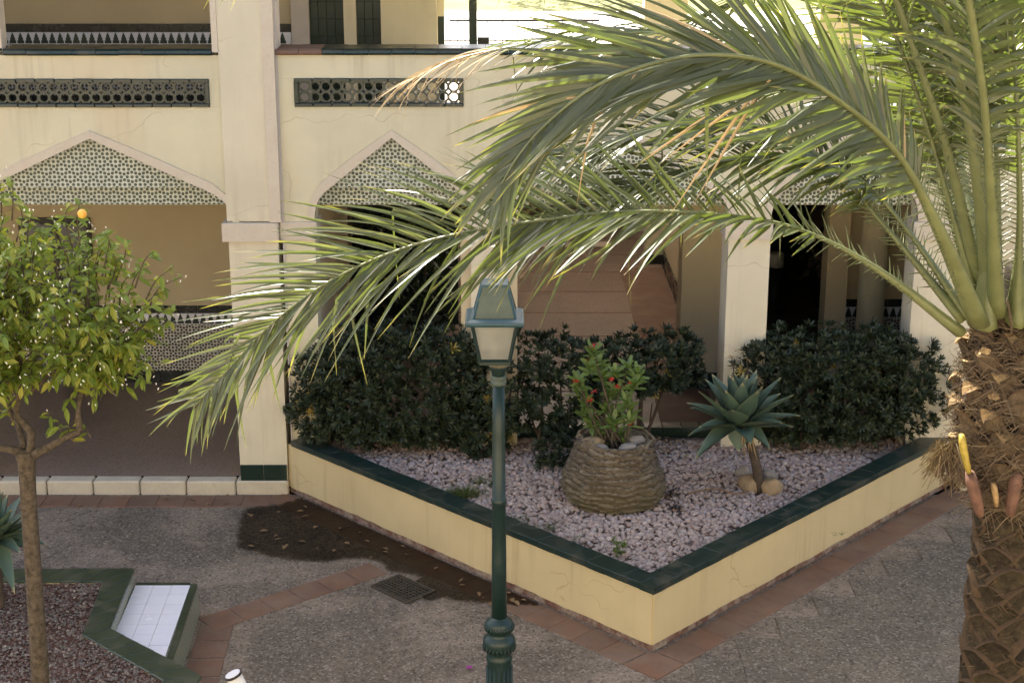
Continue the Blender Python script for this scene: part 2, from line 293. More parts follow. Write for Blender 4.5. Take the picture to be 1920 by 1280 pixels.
# ------------------------------------------------------------------ mesh helpers
col_ = scene.collection
class MB:
    def __init__(s): s.v = []; s.f = []; s.at = {}
    def add(s, vs, fs):
        o = len(s.v); s.v += [tuple(v) for v in vs]; s.f += [tuple(i + o for i in f) for f in fs]; return s
    def box(s, x0, x1, y0, y1, z0, z1):
        return s.add([(x0,y0,z0),(x1,y0,z0),(x1,y1,z0),(x0,y1,z0),(x0,y0,z1),(x1,y0,z1),(x1,y1,z1),(x0,y1,z1)],
                     [(0,3,2,1),(4,5,6,7),(0,1,5,4),(1,2,6,5),(2,3,7,6),(3,0,4,7)])
    def cbox(s, sx, sy, sz, c=.006):     # chamfered box centred in xy, bottom at 0
        a, b = sx / 2, sy / 2
        ring = lambda i, z: [(-a+i,-b,z),(a-i,-b,z),(a,-b+i,z),(a,b-i,z),(a-i,b,z),(-a+i,b,z),(-a,b-i,z),(-a,-b+i,z)]
        a2 = [(-a+c,-b+c,sz),(a-c,-b+c,sz),(a-c,b-c,sz),(-a+c,b-c,sz)]
        vs = ring(c, 0) + ring(c, sz - c) + a2
        fs = [(7,6,5,4,3,2,1,0)] + [(i,(i+1)%8,(i+1)%8+8,i+8) for i in range(8)]
        fs += [(8,9,17,16),(9,10,17),(10,11,18,17),(11,12,18),(12,13,19,18),(13,14,19),(14,15,16,19),(15,8,16),(16,17,18,19)]
        return s.add(vs, fs)
    def prism(s, poly, z0, z1):
        n = len(poly)
        return s.add([(p[0],p[1],z0) for p in poly] + [(p[0],p[1],z1) for p in poly],
                     [tuple(range(n-1,-1,-1)), tuple(range(n,2*n))] + [(i,(i+1)%n,n+(i+1)%n,n+i) for i in range(n)])
    def prismY(s, poly, y0, y1):         # poly in (x,z), counterclockwise seen from the front
        n = len(poly)
        return s.add([(p[0],y0,p[1]) for p in poly] + [(p[0],y1,p[1]) for p in poly],
                     [tuple(range(n)), tuple(range(2*n-1,n-1,-1))] + [((i+1)%n,i,n+i,n+(i+1)%n) for i in range(n)])
    def tube(s, pts, rad, seg=8, cap=True, flat=1.0):
        pts = [Vector(p) for p in pts]; n = len(pts); o = len(s.v); up = None
        for i, p in enumerate(pts):
            t = (pts[min(i+1,n-1)] - pts[max(i-1,0)]).normalized()
            if up is None:
                up = Vector((0,0,1)) if abs(t.z) < .9 else Vector((1,0,0))
            a = t.cross(up).normalized(); b = a.cross(t).normalized(); up = b
            r = rad[i] if hasattr(rad, '__len__') else rad
            for k in range(seg):
                g = 2*math.pi*k/seg; q = p + a*math.cos(g)*r + b*math.sin(g)*r*flat; s.v.append(tuple(q))
        for i in range(n-1):
            for k in range(seg):
                s.f.append((o+i*seg+k, o+i*seg+(k+1)%seg, o+(i+1)*seg+(k+1)%seg, o+(i+1)*seg+k))
        if cap:
            s.f.append(tuple(o+k for k in range(seg-1,-1,-1))); s.f.append(tuple(o+(n-1)*seg+k for k in range(seg)))
        return s
    def lathe(s, prof, cx, cy, seg=24, fn=None):
        o = len(s.v); n = len(prof)
        for i, (r, z) in enumerate(prof):
            for k in range(seg):
                g = 2*math.pi*k/seg; rr = r if fn is None else fn(r, z, g)
                s.v.append((cx+math.cos(g)*rr, cy+math.sin(g)*rr, z))
        for i in range(n-1):
            for k in range(seg):
                s.f.append((o+i*seg+k, o+i*seg+(k+1)%seg, o+(i+1)*seg+(k+1)%seg, o+(i+1)*seg+k))
        s.f.append(tuple(o+k for k in range(seg-1,-1,-1))); s.f.append(tuple(o+(n-1)*seg+k for k in range(seg)))
        return s
    def mesh(s, name, mat, smooth=False):
        me = bpy.data.meshes.new(name); me.from_pydata(s.v, [], s.f); me.update()
        for k, a in s.at.items():
            at = me.attributes.new(k, 'FLOAT', 'POINT'); at.data.foreach_set('value', np.asarray(a, dtype=np.float32))
        if mat: me.materials.append(M[mat] if isinstance(mat, str) else mat)
        if smooth: me.polygons.foreach_set('use_smooth', [True]*len(me.polygons))
        return me
    def build(s, name, mat, parent=None, smooth=False, **tags):
        return link(name, s.mesh(name, mat, smooth), parent, **tags)
def link(name, me, parent=None, loc=None, rot=None, scale=None, **tags):
    o = bpy.data.objects.new(name, me); col_.objects.link(o)
    if loc is not None: o.location = loc
    if rot is not None: o.rotation_euler = rot
    if scale is not None: o.scale = scale
    if parent is not None:
        o.parent = parent; o.matrix_parent_inverse = Matrix.Translation(-world_loc(parent))
    for k, v in tags.items(): o[k] = v
    return o
def world_loc(o):
    return Vector(o.get('_wl', tuple(o.location))) if False else o.location.copy() if o.parent is None else o.location.copy()
def empty(name, loc, label, category, group=None, parent=None):
    o = bpy.data.objects.new(name, None); col_.objects.link(o); o.location = loc; o.empty_display_size = .2
    if parent is None:
        o['label'] = label; o['category'] = category
        if group: o['group'] = group
    else:
        o.parent = parent; o.matrix_parent_inverse = Matrix.Translation(-parent.location)
    return o
def thing(o, label, category, group=None):
    o['label'] = label; o['category'] = category
    if group: o['group'] = group
    return o
def catmull(P, n):
    P = [Vector(p) for p in P]; P = [2*P[0]-P[1]] + P + [2*P[-1]-P[-2]]; out = []
    seg = len(P)-3
    for i in range(n):
        u = i/(n-1)*seg; k = min(int(u), seg-1); t = u-k; a,b,c,d = P[k:k+4]
        out.append(.5*((2*b)+(c-a)*t+(2*a-5*b+4*c-d)*t*t+(3*b-a-3*c+d)*t**3))
    return out
U = lambda a, b: random.uniform(a, b)

# ================================================================== SETTING: ground
g_ = MB(); g_.add([(-60,-40,0),(60,-40,0),(60,15.62,0),(-60,15.62,0)], [(0,1,2,3)])
ground = g_.build('courtyard_ground', 'ground', kind='structure')
LP, CP, RP = Vector((-2.33,15.70,0)), Vector((1.17,12.12,0)), Vector((4.78,16.02,0))    # planter corner points
# washed paving slabs on the right
slab = MB().cbox(.3985,.3985,.02,.0015).mesh('paving_slab','slab')
def right_of(p, a, b): return (b.x-a.x)*(p[1]-a.y)-(b.y-a.y)*(p[0]-a.x)
dirR = (RP-CP).normalized(); nrmR = Vector((dirR.y,-dirR.x,0)); dirL = (LP-CP).normalized(); nrmL = Vector((-dirL.y, dirL.x, 0))
if nrmL.y > 0: nrmL = -nrmL
edgeR0 = CP + nrmR*.44; 
slabs = []
for i in range(0, 13):
    for j in range(0, 13):
        x, y = 1.30+i*.4, 10.55+j*.4
        d = (Vector((x,y,0))-CP).dot(nrmR)
        dl = (Vector((x,y,0))-CP).dot(dirR)
        if d > .62 and x < 5.6 and y < 15.2 and dl > -1.5:
            link('paving_slab', slab, ground, (x+U(-.002,.002), y+U(-.002,.002), -.008+U(-.0015,.0015)))
# terracotta border tiles
tt = MB().cbox(.292,.292,.02,.005).mesh('terracotta_tile','terra')
def tile_row(a, b, width=.3, step=.3, z=-.009, kind=None):
    a, b = Vector(a), Vector(b); L = (b-a).length; n = max(1,int(round(L/step))); step = L/n; d = (b-a).normalized(); ang = math.atan2(d.y,d.x)
    for i in range(n):
        p = a + d*(i+.5)*step
        link('terracotta_tile', kind or tt, ground, (p.x,p.y,z+U(-.002,.002)), (U(-.004,.004),U(-.004,.004),ang))
o1 = .19
tile_row(CP+nrmL*o1+dirL*.02, LP+nrmL*o1); tile_row(CP+nrmR*o1+dirR*.02, RP+nrmR*o1+dirR*.9)
cpt = MB().prism([CP+nrmL*.04-dirL*.0, CP+nrmL*.34, CP+nrmL*.34+nrmR*.34+Vector((0,-.02,0)), CP+nrmR*.34, CP+nrmR*.04],-.012,.010); cpt.build('terracotta_tile','terra',ground)
tile_row((-7.2,15.42,0),(-2.5,15.42,0))
sA, sB, sC = Vector((-1.25,13.78,0)), Vector((-2.50,12.74,0)), Vector((-2.42,11.2,0))
tile_row(sA, sB+(sB-sA).normalized()*.2, z=-.0075); tile_row(Vector((-2.56,12.62,0)), Vector((-2.46,10.4,0)), z=-.0115)

# wet patch and its film of water
pud = [atz(x,y,0) for x,y in [(452,952),(438,985),(436,1024),(470,1040),(540,1056),(610,1058),(668,1052),(705,1058),(722,1075),(762,1082),(800,1100),(835,1127),(900,1135),(985,1140),(1010,1132),(960,1108),(900,1080),(800,1030),(700,985),(640,957),(590,938),(545,938),(500,946)]]
sm = catmull(pud+[pud[0]], 160)[:-1]; cen = sum(sm, Vector())/len(sm)
w_ = MB(); pts = []
for p in sm:
    n_ = mnoise.noise(Vector((p.x*4,p.y*4,0)))*.05+mnoise.noise(Vector((p.x*14,p.y*14,3)))*.02
    q = p+(p-cen).normalized()*n_; d = (q-CP).dot(nrmL)
    if d < .045: q = q+nrmL*(.045-d)
    pts.append((q.x,q.y,.0165))
nP=len(pts); inn_=[]
for i,p in enumerate(pts):
    q=Vector(p); a=Vector(pts[(i-4)%nP]); b=Vector(pts[(i+4)%nP]); t=(b-a).normalized(); n_=Vector((-t.y,t.x,0))
    if n_.dot(Vector((cen.x,cen.y,q.z))-q)<0: n_=-n_
    near=(q-CP).dot(nrmL)<.12
    inn_.append(tuple(q+n_*(.004 if near else .11+.09*mnoise.noise(q*5))))
w_.add(pts+inn_, [(i,(i+1)%nP,nP+(i+1)%nP,nP+i) for i in range(nP)]+[tuple(range(nP,2*nP))])
w_.at['t']=[0]*nP+[1]*nP
w_.build('puddle','water',kind='structure')

# kerb of the arcade, stone by stone
kx0 = -7.3
kerb = MB().add([(-9,15.66,.06),(-2.32,15.66,.06),(-2.32,16.0,.06),(-9,16.0,.06)],[(0,1,2,3)]).build('kerb','soil',kind='structure')
edges = [-6.35,-5.86,-5.37,-4.87,-4.385,-3.895,-3.41,-2.92+.03,-2.335]
ks = [e for e in [-7.3,-6.83]+edges]
for a, b in zip(ks[:-1], ks[1:]):
    L = b-a-.012; me = MB().cbox(L,.17,.148,.014).mesh('kerb_stone','kerb')
    link('kerb_stone', me, kerb, ((a+b)/2, 15.70, U(.0,.004)), (0,0,U(-.004,.004)))
# arcade floor
f_ = MB(); f_.add([(-9,15.78,.150),(9,15.78,.150),(9,31,.150),(-9,31,.150)],[(0,1,2,3)]); afloor = f_.build('arcade_floor','terrazzo',kind='structure')
for i in range(18):
    link('terracotta_tile', MB().cbox(.29,.27,.02,.004).mesh('terracotta_tile','terra') if i==0 else bpy.data.meshes['terracotta_tile.001'] if 'terracotta_tile.001' in bpy.data.meshes else tt, afloor, (-7.3+i*.3,15.93,.1345))
for y_ in [17.4+1.2*i for i in range(11)]:
    MB().box(-1.9,2.4,y_,y_+.03,.145,.154).build('floor_joint','terra',afloor)
MB().box(1.72,2.40,16.3,24.9,.14,.1555).build('floor_margin','terra',afloor); MB().box(-1.9,1.7,26.4,26.75,.14,.1565).build('floor_band','trim',afloor)
fb_ = MB(); fb_.box(-9,9,15.9,31,-.3,.12); fb_.build('arcade_base','soil',kind='structure')

# street level terrace far behind, bank of grass
st = MB(); st.add([(-40,27.2,3.50),(60,27.2,3.50),(60,33.0,3.50),(-40,33.0,3.50)],[(0,1,2,3)]); st.build('street','street',kind='structure')
gb = MB(); vv=[]; ff=[]; nx,ny=60,24
for j in range(ny+1):
    for i in range(nx+1):
        x=-40+100*i/nx; y=33.0+j*4.0; z=3.5+(j>0)*(.12+.09*j)+mnoise.noise(Vector((x*.3,y*.3,0)))*.35*(j>0)
        vv.append((x,y,z))
for j in range(ny):
    for i in range(nx): a=j*(nx+1)+i; ff.append((a,a+1,a+nx+2,a+nx+1))
gb.add(vv,ff); gb.build('grass_bank','grassbank',smooth=True,kind='structure')

# ================================================================== BUILDING
FY = 15.68                                   # front face of the arcade
bld = empty('arcade_building', (-1,17,.15), 'cream two storey arcade building with pointed arches and green tile trim', 'building')
ZC, ZS0, ZS1, ZT = 4.60, 4.05, 4.32, 4.55
APEX, SPR = 3.74, 2.90
prof = [(0,0),(.42,.317),(.82,.62),(.88,.672),(.93,.73),(.965,.80),(.988,.89),(1,1)]
def arch_pts(cx, hw, grow=0.0, apex=APEX, spr=SPR):
    pts = [(cx-a*hw-grow*(.35 if a<.1 else 1)*(a>0), apex-d*(apex-spr)+grow*(1.15 if a<.1 else (1.0 if a<.85 else .5 if a<.95 else 0))) for a,d in reversed(prof)]
    pts += [(2*cx-x, z) for x,z in reversed(pts[:-1])]
    return pts
arches = [(-4.16,1.37),(-1.19,.79),(1.12,1.06),(3.33,.74)]
# front wall: solid over the arches up to the slots
def wall_over(x0, x1, arcs, y0, y1, ztop, name, mat):
    poly_low = [(x0, SPR)]
    for cx, hw in arcs:
        poly_low += [(x, z) for x, z in arch_pts(cx, hw)]
    poly_low.append((x1, SPR)); mb = MB()
    for (xa,za),(xb,zb) in zip(poly_low[:-1], poly_low[1:]):
        if xb-xa < 1e-6: continue
        mb.prismY([(xa,za),(xb,zb),(xb,ztop),(xa,ztop)], y0, y1)
    return mb.build(name, mat, bld)
wall_over(-5.62,-2.84,[arches[0]],FY,FY+.30,ZS0,'front_wall','cream')
wall_over(-2.30,4.72,arches[1:],FY+.045,FY+.33,ZS0,'front_wall','cream')
mb = MB(); mb.box(-9,-5.95,FY,FY+.3,2.9,ZC-.03); mb.build('front_wall','cream',bld); MB().box(4.722,9,FY+.03,FY+.3,.0,ZC-.03).build('front_wall','cream',bld)
# slot bands: left slot  -4.99 .. -2.95 ; right slot -2.13 .. -.47
for (x0,x1,a,b,y) in ((-5.95,-2.84,-5.4,-2.955,FY),(-2.30,4.72,-2.135,-.475,FY+.045)):
    MB().box(x0,a,y,y+.27,ZS0+.001,ZS1).build('front_wall','cream',bld); MB().box(b,x1,y,y+.27,ZS0+.001,ZS1).build('front_wall','cream',bld)
    MB().box(x0,x1,y,y+.27,ZS1+.001,ZT).build('front_wall','cream',bld)
# piers below the springing
for x0,x1,y0,y1,mat in ((-2.84,-2.345,FY-.02,FY+.34,'creamL'),(-2.30,-1.98,FY+.045,FY+.36,'cream'),(-.52,.055,FY+.10,FY+.5,'inner'),(-.415,-.06,FY+.04,FY+.12,'creamL'),
                        (2.18,2.60,FY+.045,FY+.55,'creamL'),(4.07,4.72,FY+.045,FY+.45,'creamL'),(-5.95,-5.53,FY-.02,FY+.34,'creamL')):
    MB().box(x0,x1,y0,y1,.15,SPR).build('pier',mat,bld)
# big pilaster running up both storeys, with its stone edge strips
MB().box(-2.845,-2.42,FY-.025,FY+.32,SPR+.012,7.0).build('pilaster','creamL',bld)
MB().box(-2.418,-2.305,FY-.04,FY+.32,SPR+.004,7.0).build('edge_moulding','trim',bld)
MB().box(-2.305,-2.285,FY+.03,FY+.3,.15,7.0).build('edge_moulding','grey_trim',bld)
MB().box(-2.905,-2.847,FY-.03,FY+.1,ZC-.02,7.0).build('edge_moulding','trim',bld)
MB().box(-5.95,-4.99,FY-.02,FY+.32,ZC+.02,7.0).build('pilaster','creamL',bld)
MB().box(-4.988,-4.935,FY-.03,FY+.1,ZC+.02,7.0).build('edge_moulding','trim',bld)
# imposts
for x0,x1,y0 in ((-2.90,-2.335,FY-.055),(-2.33,-1.955,FY+.015),(-.50,.08,FY+.015),(2.14,2.62,FY+.015),(4.03,4.72,FY+.015),(-5.95,-5.49,FY-.055)):
    me = MB().cbox(x1-x0,.40,.185,.008).mesh('impost','trim'); link('impost',me,bld,((x0+x1)/2,y0+.2,2.71))
# arch mouldings in four stones each
for cx,hw in arches:
    y0 = FY-.022 if cx < -3 else FY+.022
    inn, out = arch_pts(cx,hw), arch_pts(cx,hw,.068)
    n = len(inn); mid = n//2
    for a,b in ((0,5),(5,mid),(mid,n-6),(n-6,n-1)):
        mbx = MB()
        for i in range(a,b): mbx.prismY([inn[i],inn[i+1],out[i+1],out[i]][::1], y0, y0+.10)
        mbx.build('arch_moulding','trim',bld)
    # tiled tympanum, front part and the set-back lintel
    zz = 3.225; y1 = FY+.12
    poly = [p for p in arch_pts(cx,hw,.02) if p[1] > zz+.01]
    def cut(p,q): t=(zz-p[1])/(q[1]-p[1]); return (p[0]+(q[0]-p[0])*t, zz)
    full = arch_pts(cx,hw,.02)
    for i in range(len(full)-1):
        if full[i][1] <= zz+.01 < full[i+1][1]: c0 = cut(full[i],full[i+1])
        if full[i][1] > zz+.01 >= full[i+1][1]: c1 = cut(full[i],full[i+1])
    MB().prismY([c0,c1]+poly[::-1], y1, y1+.09).build('tympanum','print',bld)
    MB().box(cx-hw+.012,cx+hw-.012,y1+.16,y1+.24,3.02,3.34).build('lintel_panel','print',bld)
    MB().box(cx-hw+.002,cx+hw-.002,y1+.245,y1+.31,3.00,3.34).build('lintel_beam','inner',bld)
# black-green skirting tiles at the pier feet
for x0,n,w,y in ((-2.84,2,.245,FY-.03),(2.18,2,.21,FY+.035)):
    for i in range(n):
        link('skirting_tile', MB().cbox(w-.006,.02,.17,.004).mesh('skirting_tile','greenD'), bld, (x0+w*(i+.5),y,.152))
# coping tiles of the gallery parapet (half round glazed)
def coping(x0,x1,y,terra_first=0):
    n = int(round((x1-x0)/.225)); w=(x1-x0)/n
    pr = [(-.03,0),(-.045,.02),(-.04,.045),(-.01,.062),(.33,.066),(.33,0)]
    mbx = MB(); k=len(pr)
    a=-w/2+.002; b=w/2-.002
    mbx.add([(a,p[0],p[1]) for p in pr]+[(b,p[0],p[1]) for p in pr],[tuple(range(k-1,-1,-1)),tuple(range(k,2*k))]+[(i,(i+1)%k,k+(i+1)%k,k+i) for i in range(k)])
    me = mbx.mesh('coping_tile','green'); me2 = mbx.mesh('coping_tile','terra')
    for i in range(n):
        link('coping_tile', me2 if i<terra_first else me, bld, (x0+w*(i+.5),y,ZT+U(-.002,.002)),(U(-.006,.006),0,0))
coping(-4.93,-2.91,FY); coping(-2.30,4.72,FY+.045,2)
# slots: glazed frames and openwork tiles
def openwork():
    s_=.051; c=.0165; r=.0405; mbx=MB()
    out=[(-s_+c*1.2,-s_),(s_-c*1.2,-s_),(s_,-s_+c*1.2),(s_,s_-c*1.2),(s_-c*1.2,s_),(-s_+c*1.2,s_),(-s_,s_-c*1.2),(-s_,-s_+c*1.2)]
    inn=[(r*math.cos(R(-112.5+45*i)),r*math.sin(R(-112.5+45*i))) for i in range(8)]
    v=[(x,0,z) for x,z in out]+[(x,0,z) for x,z in inn]+[(x,.035,z) for x,z in out]+[(x,.035,z) for x,z in inn]
    f=[]
    for i in range(8):
        j=(i+1)%8; f+=[(i,j,8+j,8+i),(16+j,16+i,24+i,24+j),(8+i,8+j,24+j,24+i),(j,i,16+i,16+j)]
    return mbx.add(v,f).mesh('openwork_tile','green')
ow = openwork()
for (a,b,y) in ((-5.4,-2.955,FY),(-2.135,-.475,FY+.045)):
    a2,b2=a+.045,b-.045; n=int(round((b2-a2)/.102)); w=(b2-a2)/n
    for i in range(n):
        for j in range(2):
            link('openwork_tile',ow,bld,(a2+w*(i+.5),y+.03,ZS0+.033+.102*(j+.5)),None,(w/.102*.998,1,.998))
    m=int(round((b-a)/.19)); ww=(b-a)/m; fm=MB().cbox(ww-.004,.11,.034,.007).mesh('frame_tile','green')
    for i in range(m):
        for z in (ZS0-.004,ZS1-.030): link('frame_tile',fm,bld,(a+ww*(i+.5),y+.035,z+U(-.002,.002)),(U(-.01,.01),0,0))
    fv=MB().cbox(.044,.11,.205,.006).mesh('frame_tile','green')
    for x in (a+.022,b-.022): link('frame_tile',fv,bld,(x,y+.034,ZS0+.032))
# gallery floor, ceilings, roof, back walls
MB().box(-9,9,FY+.32,19.7,3.34,3.56).build('gallery_floor','creamL',bld)
[MB().box(a,b,c,d,3.34,3.50).build('terrace_slab','street',bld) for a,b,c,d in ((-9,-.4,21.21,27.4),(2.2,9,21.21,27.4),(-.4,2.2,26.8,27.4))]; [MB().box(-.39+.52*i,.12+.52*i,21.22+1.4*j,22.6+1.4*j,3.42,3.46).build('hall_fill_pane','milk',bld) for i in range(5) for j in range(4)]  # added unseen translucent panes that pour diffuse sun into the hall below
MB().box(-9,9,FY+.34,19.4,6.25,6.45).build('gallery_ceiling','ceil',bld)
MB().box(-9,9,FY-.1,19.6,6.46,12.4).build('shade_roof','creamL',bld)  # mass raised high out of view to hold the courtyard in shadow
MB().box(-9,-2.91,FY+.002,FY+.3,5.95,6.45).build('front_wall','cream',bld); MB().box(-2.28,9,FY+.05,FY+.3,5.95,6.45).build('front_wall','cream',bld)
MB().box(4.08,4.72,FY+.05,FY+.4,ZC+.02,5.95).build('pier','creamL',bld)
BY = 19.0
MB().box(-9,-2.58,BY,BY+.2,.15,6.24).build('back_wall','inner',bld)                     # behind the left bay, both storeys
# upper back: grey jamb, green tiled lift shaft, cream pillars
def upx(x): return aty(x,50,BY).x
MB().box(-2.575,upx(580),BY-.05,BY+.3,3.56,6.24).build('jamb','grey_trim',bld)
MB().box(upx(645),upx(668),BY-.02,BY+.3,3.56,6.24).build('post','creamL',bld)
MB().box(upx(715),upx(820),BY-.05,BY+.35,3.56,6.24).build('pillar','cream',bld)
gt = MB().cbox(.096,.02,.196,.003).mesh('wall_tile','greenD')
for a,b in ((upx(580),upx(645)),(upx(668),upx(715))):
    MB().box(a,b,BY+.06,BY+.2,3.56,6.24).build('tiled_panel','black',bld)
    n=int(round((b-a)/.1)); w=(b-a)/n
    for i in range(n):
        for j in range(9): link('wall_tile',gt,bld,(a+w*(i+.5),BY+.05,3.6+.2*j),None,(w/.1,1,1))
MB().box(upx(820)+.004,upx(832),BY+.1,BY+.3,3.56,4.62).build('post','greenD',bld); MB().box(upx(820)+.004,upx(832),BY+.1,BY+.3,4.62,6.24).build('post','cream',bld)
MB().box(upx(878),upx(893),BY+.3,BY+.45,3.56,6.24).build('post','greenD',bld); MB().box(upx(894),upx(916),BY+.35,BY+.6,3.56,4.35).build('pedestal','black',bld)
for x in (1.55,3.6): MB().box(x,x+.5,BY,BY+.35,3.56,6.24).build('pillar','cream',bld)
# wainscots: bands of black tiles, merlon border, printed field
def wainscot(x0,x1,y,zf,ztop,zbase):
    w=.26; n=max(1,int(round((x1-x0)/w))); w=(x1-x0)/n
    me=MB().cbox(w-.005,.02,.095,.003).mesh('band_tile','black')
    for i in range(n): link('band_tile',me,bld,(x0+w*(i+.5),y-.012,ztop-.095))
    if zbase:
        me=MB().cbox(w-.005,.02,.145,.003).mesh('band_tile','black')
        for i in range(n): link('band_tile',me,bld,(x0+w*(i+.5),y-.012,zf+.002))
    MB().box(x0,x1,y-.016,y-.001,ztop-.235,ztop-.099).build('border_strip','wtile',bld)
    t=MB(); s_=.093; k=int((x1-x0)/s_)
    for i in range(k):
        cx=x0+s_*(i+.5); zb=ztop-.228
        for h0,h1,h in ((0,.035,.040),(.035,.07,.029),(.07,.10,.019),(.10,.122,.009)):
            t.box(cx-h,cx+h,y-.0185,y-.0155,zb+h0,zb+h1)
    t.build('merlon_border','greenD',bld,kind='stuff')
    MB().box(x0,x1,y-.018,y-.001,(zf+.15) if zbase else zf,ztop-.239).build('printed_field','printw',bld)
wainscot(-7.2,-2.585,BY,.15,1.135,True); wainscot(-7.2,-2.585,BY,3.56,4.545,True)
# lower inner walls
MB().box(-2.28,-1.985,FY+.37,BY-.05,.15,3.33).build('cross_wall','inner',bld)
[MB().box(a,b,c,d,3.30,3.335).build('arcade_ceiling','ceil',bld) for a,b,c,d in ((-9,9,FY+.34,21.2),(-9,-.4,21.2,30.8),(2.2,9,21.2,30.8),(-.4,2.2,26.8,30.8))]; MB().box(-9,9,19.71,21.2,3.34,3.52).build('terrace_slab','street',bld)
MB().box(-2.2,-.75,21.6,21.8,.15,3.29).build('dark_tiled_wall','greenD',bld)
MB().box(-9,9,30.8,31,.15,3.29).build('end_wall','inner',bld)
MB().box(2.64,4.6,24.2,24.4,.15,3.29).build('dark_tiled_wall','greenD',bld); MB().box(9,9.2,FY,31,.15,6.2).build('end_wall','inner',bld); MB().box(-9.2,-9,FY,31,.15,6.2).build('end_wall','inner',bld)  # dark wall added so the right bay reads as deep shade
MB().box(2.05,2.62,18.75,19.2,.15,3.29).build('inner_pillar','inner',bld)
for i in range(2): link('skirting_tile',MB().cbox(.28,.02,.20,.004).mesh('skirting_tile','greenD'),bld,(2.19+i*.285,18.737,.152))
MB().box(2.44,2.62,19.2,25.0,.15,3.29).build('corridor_wall','inner',bld); MB().box(2.41,2.438,19.2,25.0,.15,.42).build('skirting','black',bld)
MB().box(2.17,2.62,25.2,25.7,.15,3.29).build('inner_pillar','cream',bld); MB().box(2.15,2.62,25.15,25.198,.15,.30).build('skirting','black',bld)
MB().box(2.20,2.60,27.6,27.7,.15,3.29).build('sun_patch_panel','white',bld)  # white panel stands in for the sunlit patch beyond the pillar
# right bay interior
BR = 19.3
MB().box(4.15,7.5,BR,BR+.2,.15,3.29).build('back_wall','inner',bld)
MB().box(3.86,4.12,BR-.25,BR+.1,.15,3.29).build('pillar','inner',bld)
c_=MB().lathe([(.165,.15),(.165,2.5),(.165,3.29)],4.40,BR-.35,28).build('round_column','cream',bld,True)
wainscot(4.16,5.2,BR,.15,1.135,True)
MB().box(5.0,5.25,FY+.4,BR,.15,3.29).build('cross_wall','white',bld)
# door behind the orange tree
dx0,dx1=aty(38,430,BY).x,aty(172,430,BY).x
for x0,x1,z0,z1 in ((dx0,dx0+.07,.15,2.24),(dx1-.07,dx1,.15,2.24),(dx0+.071,dx1-.071,2.16,2.24),((dx0+dx1)/2-.04,(dx0+dx1)/2+.04,.15,2.158)):
    MB().box(x0,x1,BY-.07,BY-.019,z0,z1).build('door_frame','darkmetal',bld)
MB().box(dx0+.072,(dx0+dx1)/2-.042,BY-.045,BY-.02,.15,2.155).build('door_pane','glassdark',bld); MB().box((dx0+dx1)/2+.042,dx1-.072,BY-.045,BY-.02,.15,2.155).build('door_pane','glassdark',bld)

# sunlit wing of the courtyard behind the camera
wing = empty('courtyard_wing',(0,-1.6,0),'sunlit cream wing of the courtyard opposite the arcade','building')
MB().box(-18,18,-2.4,-1.6,0,7.6).build('wall','wing',wing)

# ================================================================== RAISED PLANTER
pl = empty('raised_planter',(1.2,14.3,0),'cream raised planter with dark green tile coping jutting into courtyard','planter')
PT=.60; TH=.20
inL, inR = -nrmL, -nrmR
cin = CP+Vector((0,1,0))*(TH/math.sin(R(46)))
def wall_seg(a,b,inn,z0,z1,off,name,mat,jag=0):
    mbx=MB(); n=40; d=b-a
    for i in range(n):
        p,q=a+d*(i/n),a+d*((i+1)/n)
        h0,h1=[z0+(mnoise.noise(Vector((t*d.length*2.3,inn.x,1)))*.012+mnoise.noise(Vector((t*d.length*9,inn.x,5)))*.012)*jag for t in (i/n,(i+1)/n)]
        o_=-inn*off; r=inn*(TH)
        vs=[p+o_,q+o_,q+r,p+r]
        mbx.add([(vs[0].x,vs[0].y,h0),(vs[1].x,vs[1].y,h1),(vs[2].x,vs[2].y,h1),(vs[3].x,vs[3].y,h0)]+[(v.x,v.y,z1) for v in vs],
                [(4,5,6,7),(0,1,5,4),(2,3,7,6)]+([(3,0,4,7)] if i==0 else [])+([(1,2,6,5)] if i==n-1 else [])+[(0,3,2,1)])
    return mbx.build(name,mat,pl)
wall_seg(CP,LP,inL,.0,.075,-.004,'brick_base','brick'); wall_seg(CP,RP,inR,.0,.075,-.003,'brick_base','brick')
wall_seg(CP,LP,inL,.068,PT-.06,.012,'plaster_side','pwall',1); wall_seg(CP,RP,inR,.068,PT-.06,.012,'plaster_side','pwall',1)
ct=MB().cbox(.1995,.215,.058,.0025).mesh('coping_tile','green')
for a,b,inn in ((CP,LP,inL),(CP,RP,inR)):
    d=(b-a).normalized(); L=(b-a).length; ang=math.atan2(d.y,d.x); s0=.125; n=int((L-s0)/.2)
    for i in range(n):
        p=a+d*(s0+.2*(i+.5))+inn*.077; link('coping_tile',ct,pl,(p.x,p.y,PT-.058+U(-.0015,.0015)),(U(-.006,.006),U(-.006,.006),ang))
    q=a+d*0
po=CP-nrmL*0; 
cA=CP+(nrmL+nrmR)*.034; cB=CP+dirR*.125+nrmR*.033; cC=CP+dirR*.125+inR*.20; cD=CP+(inL+inR)*.205*.97; cE=CP+dirL*.125+inL*.20; cF=CP+dirL*.125+nrmL*.033
MB().prism([cA,cB,cC,cD],PT-.058,PT-.001).build('coping_tile','green',pl); MB().prism([cA,cD,cE,cF],PT-.0585,PT-.002).build('coping_tile','green',pl)
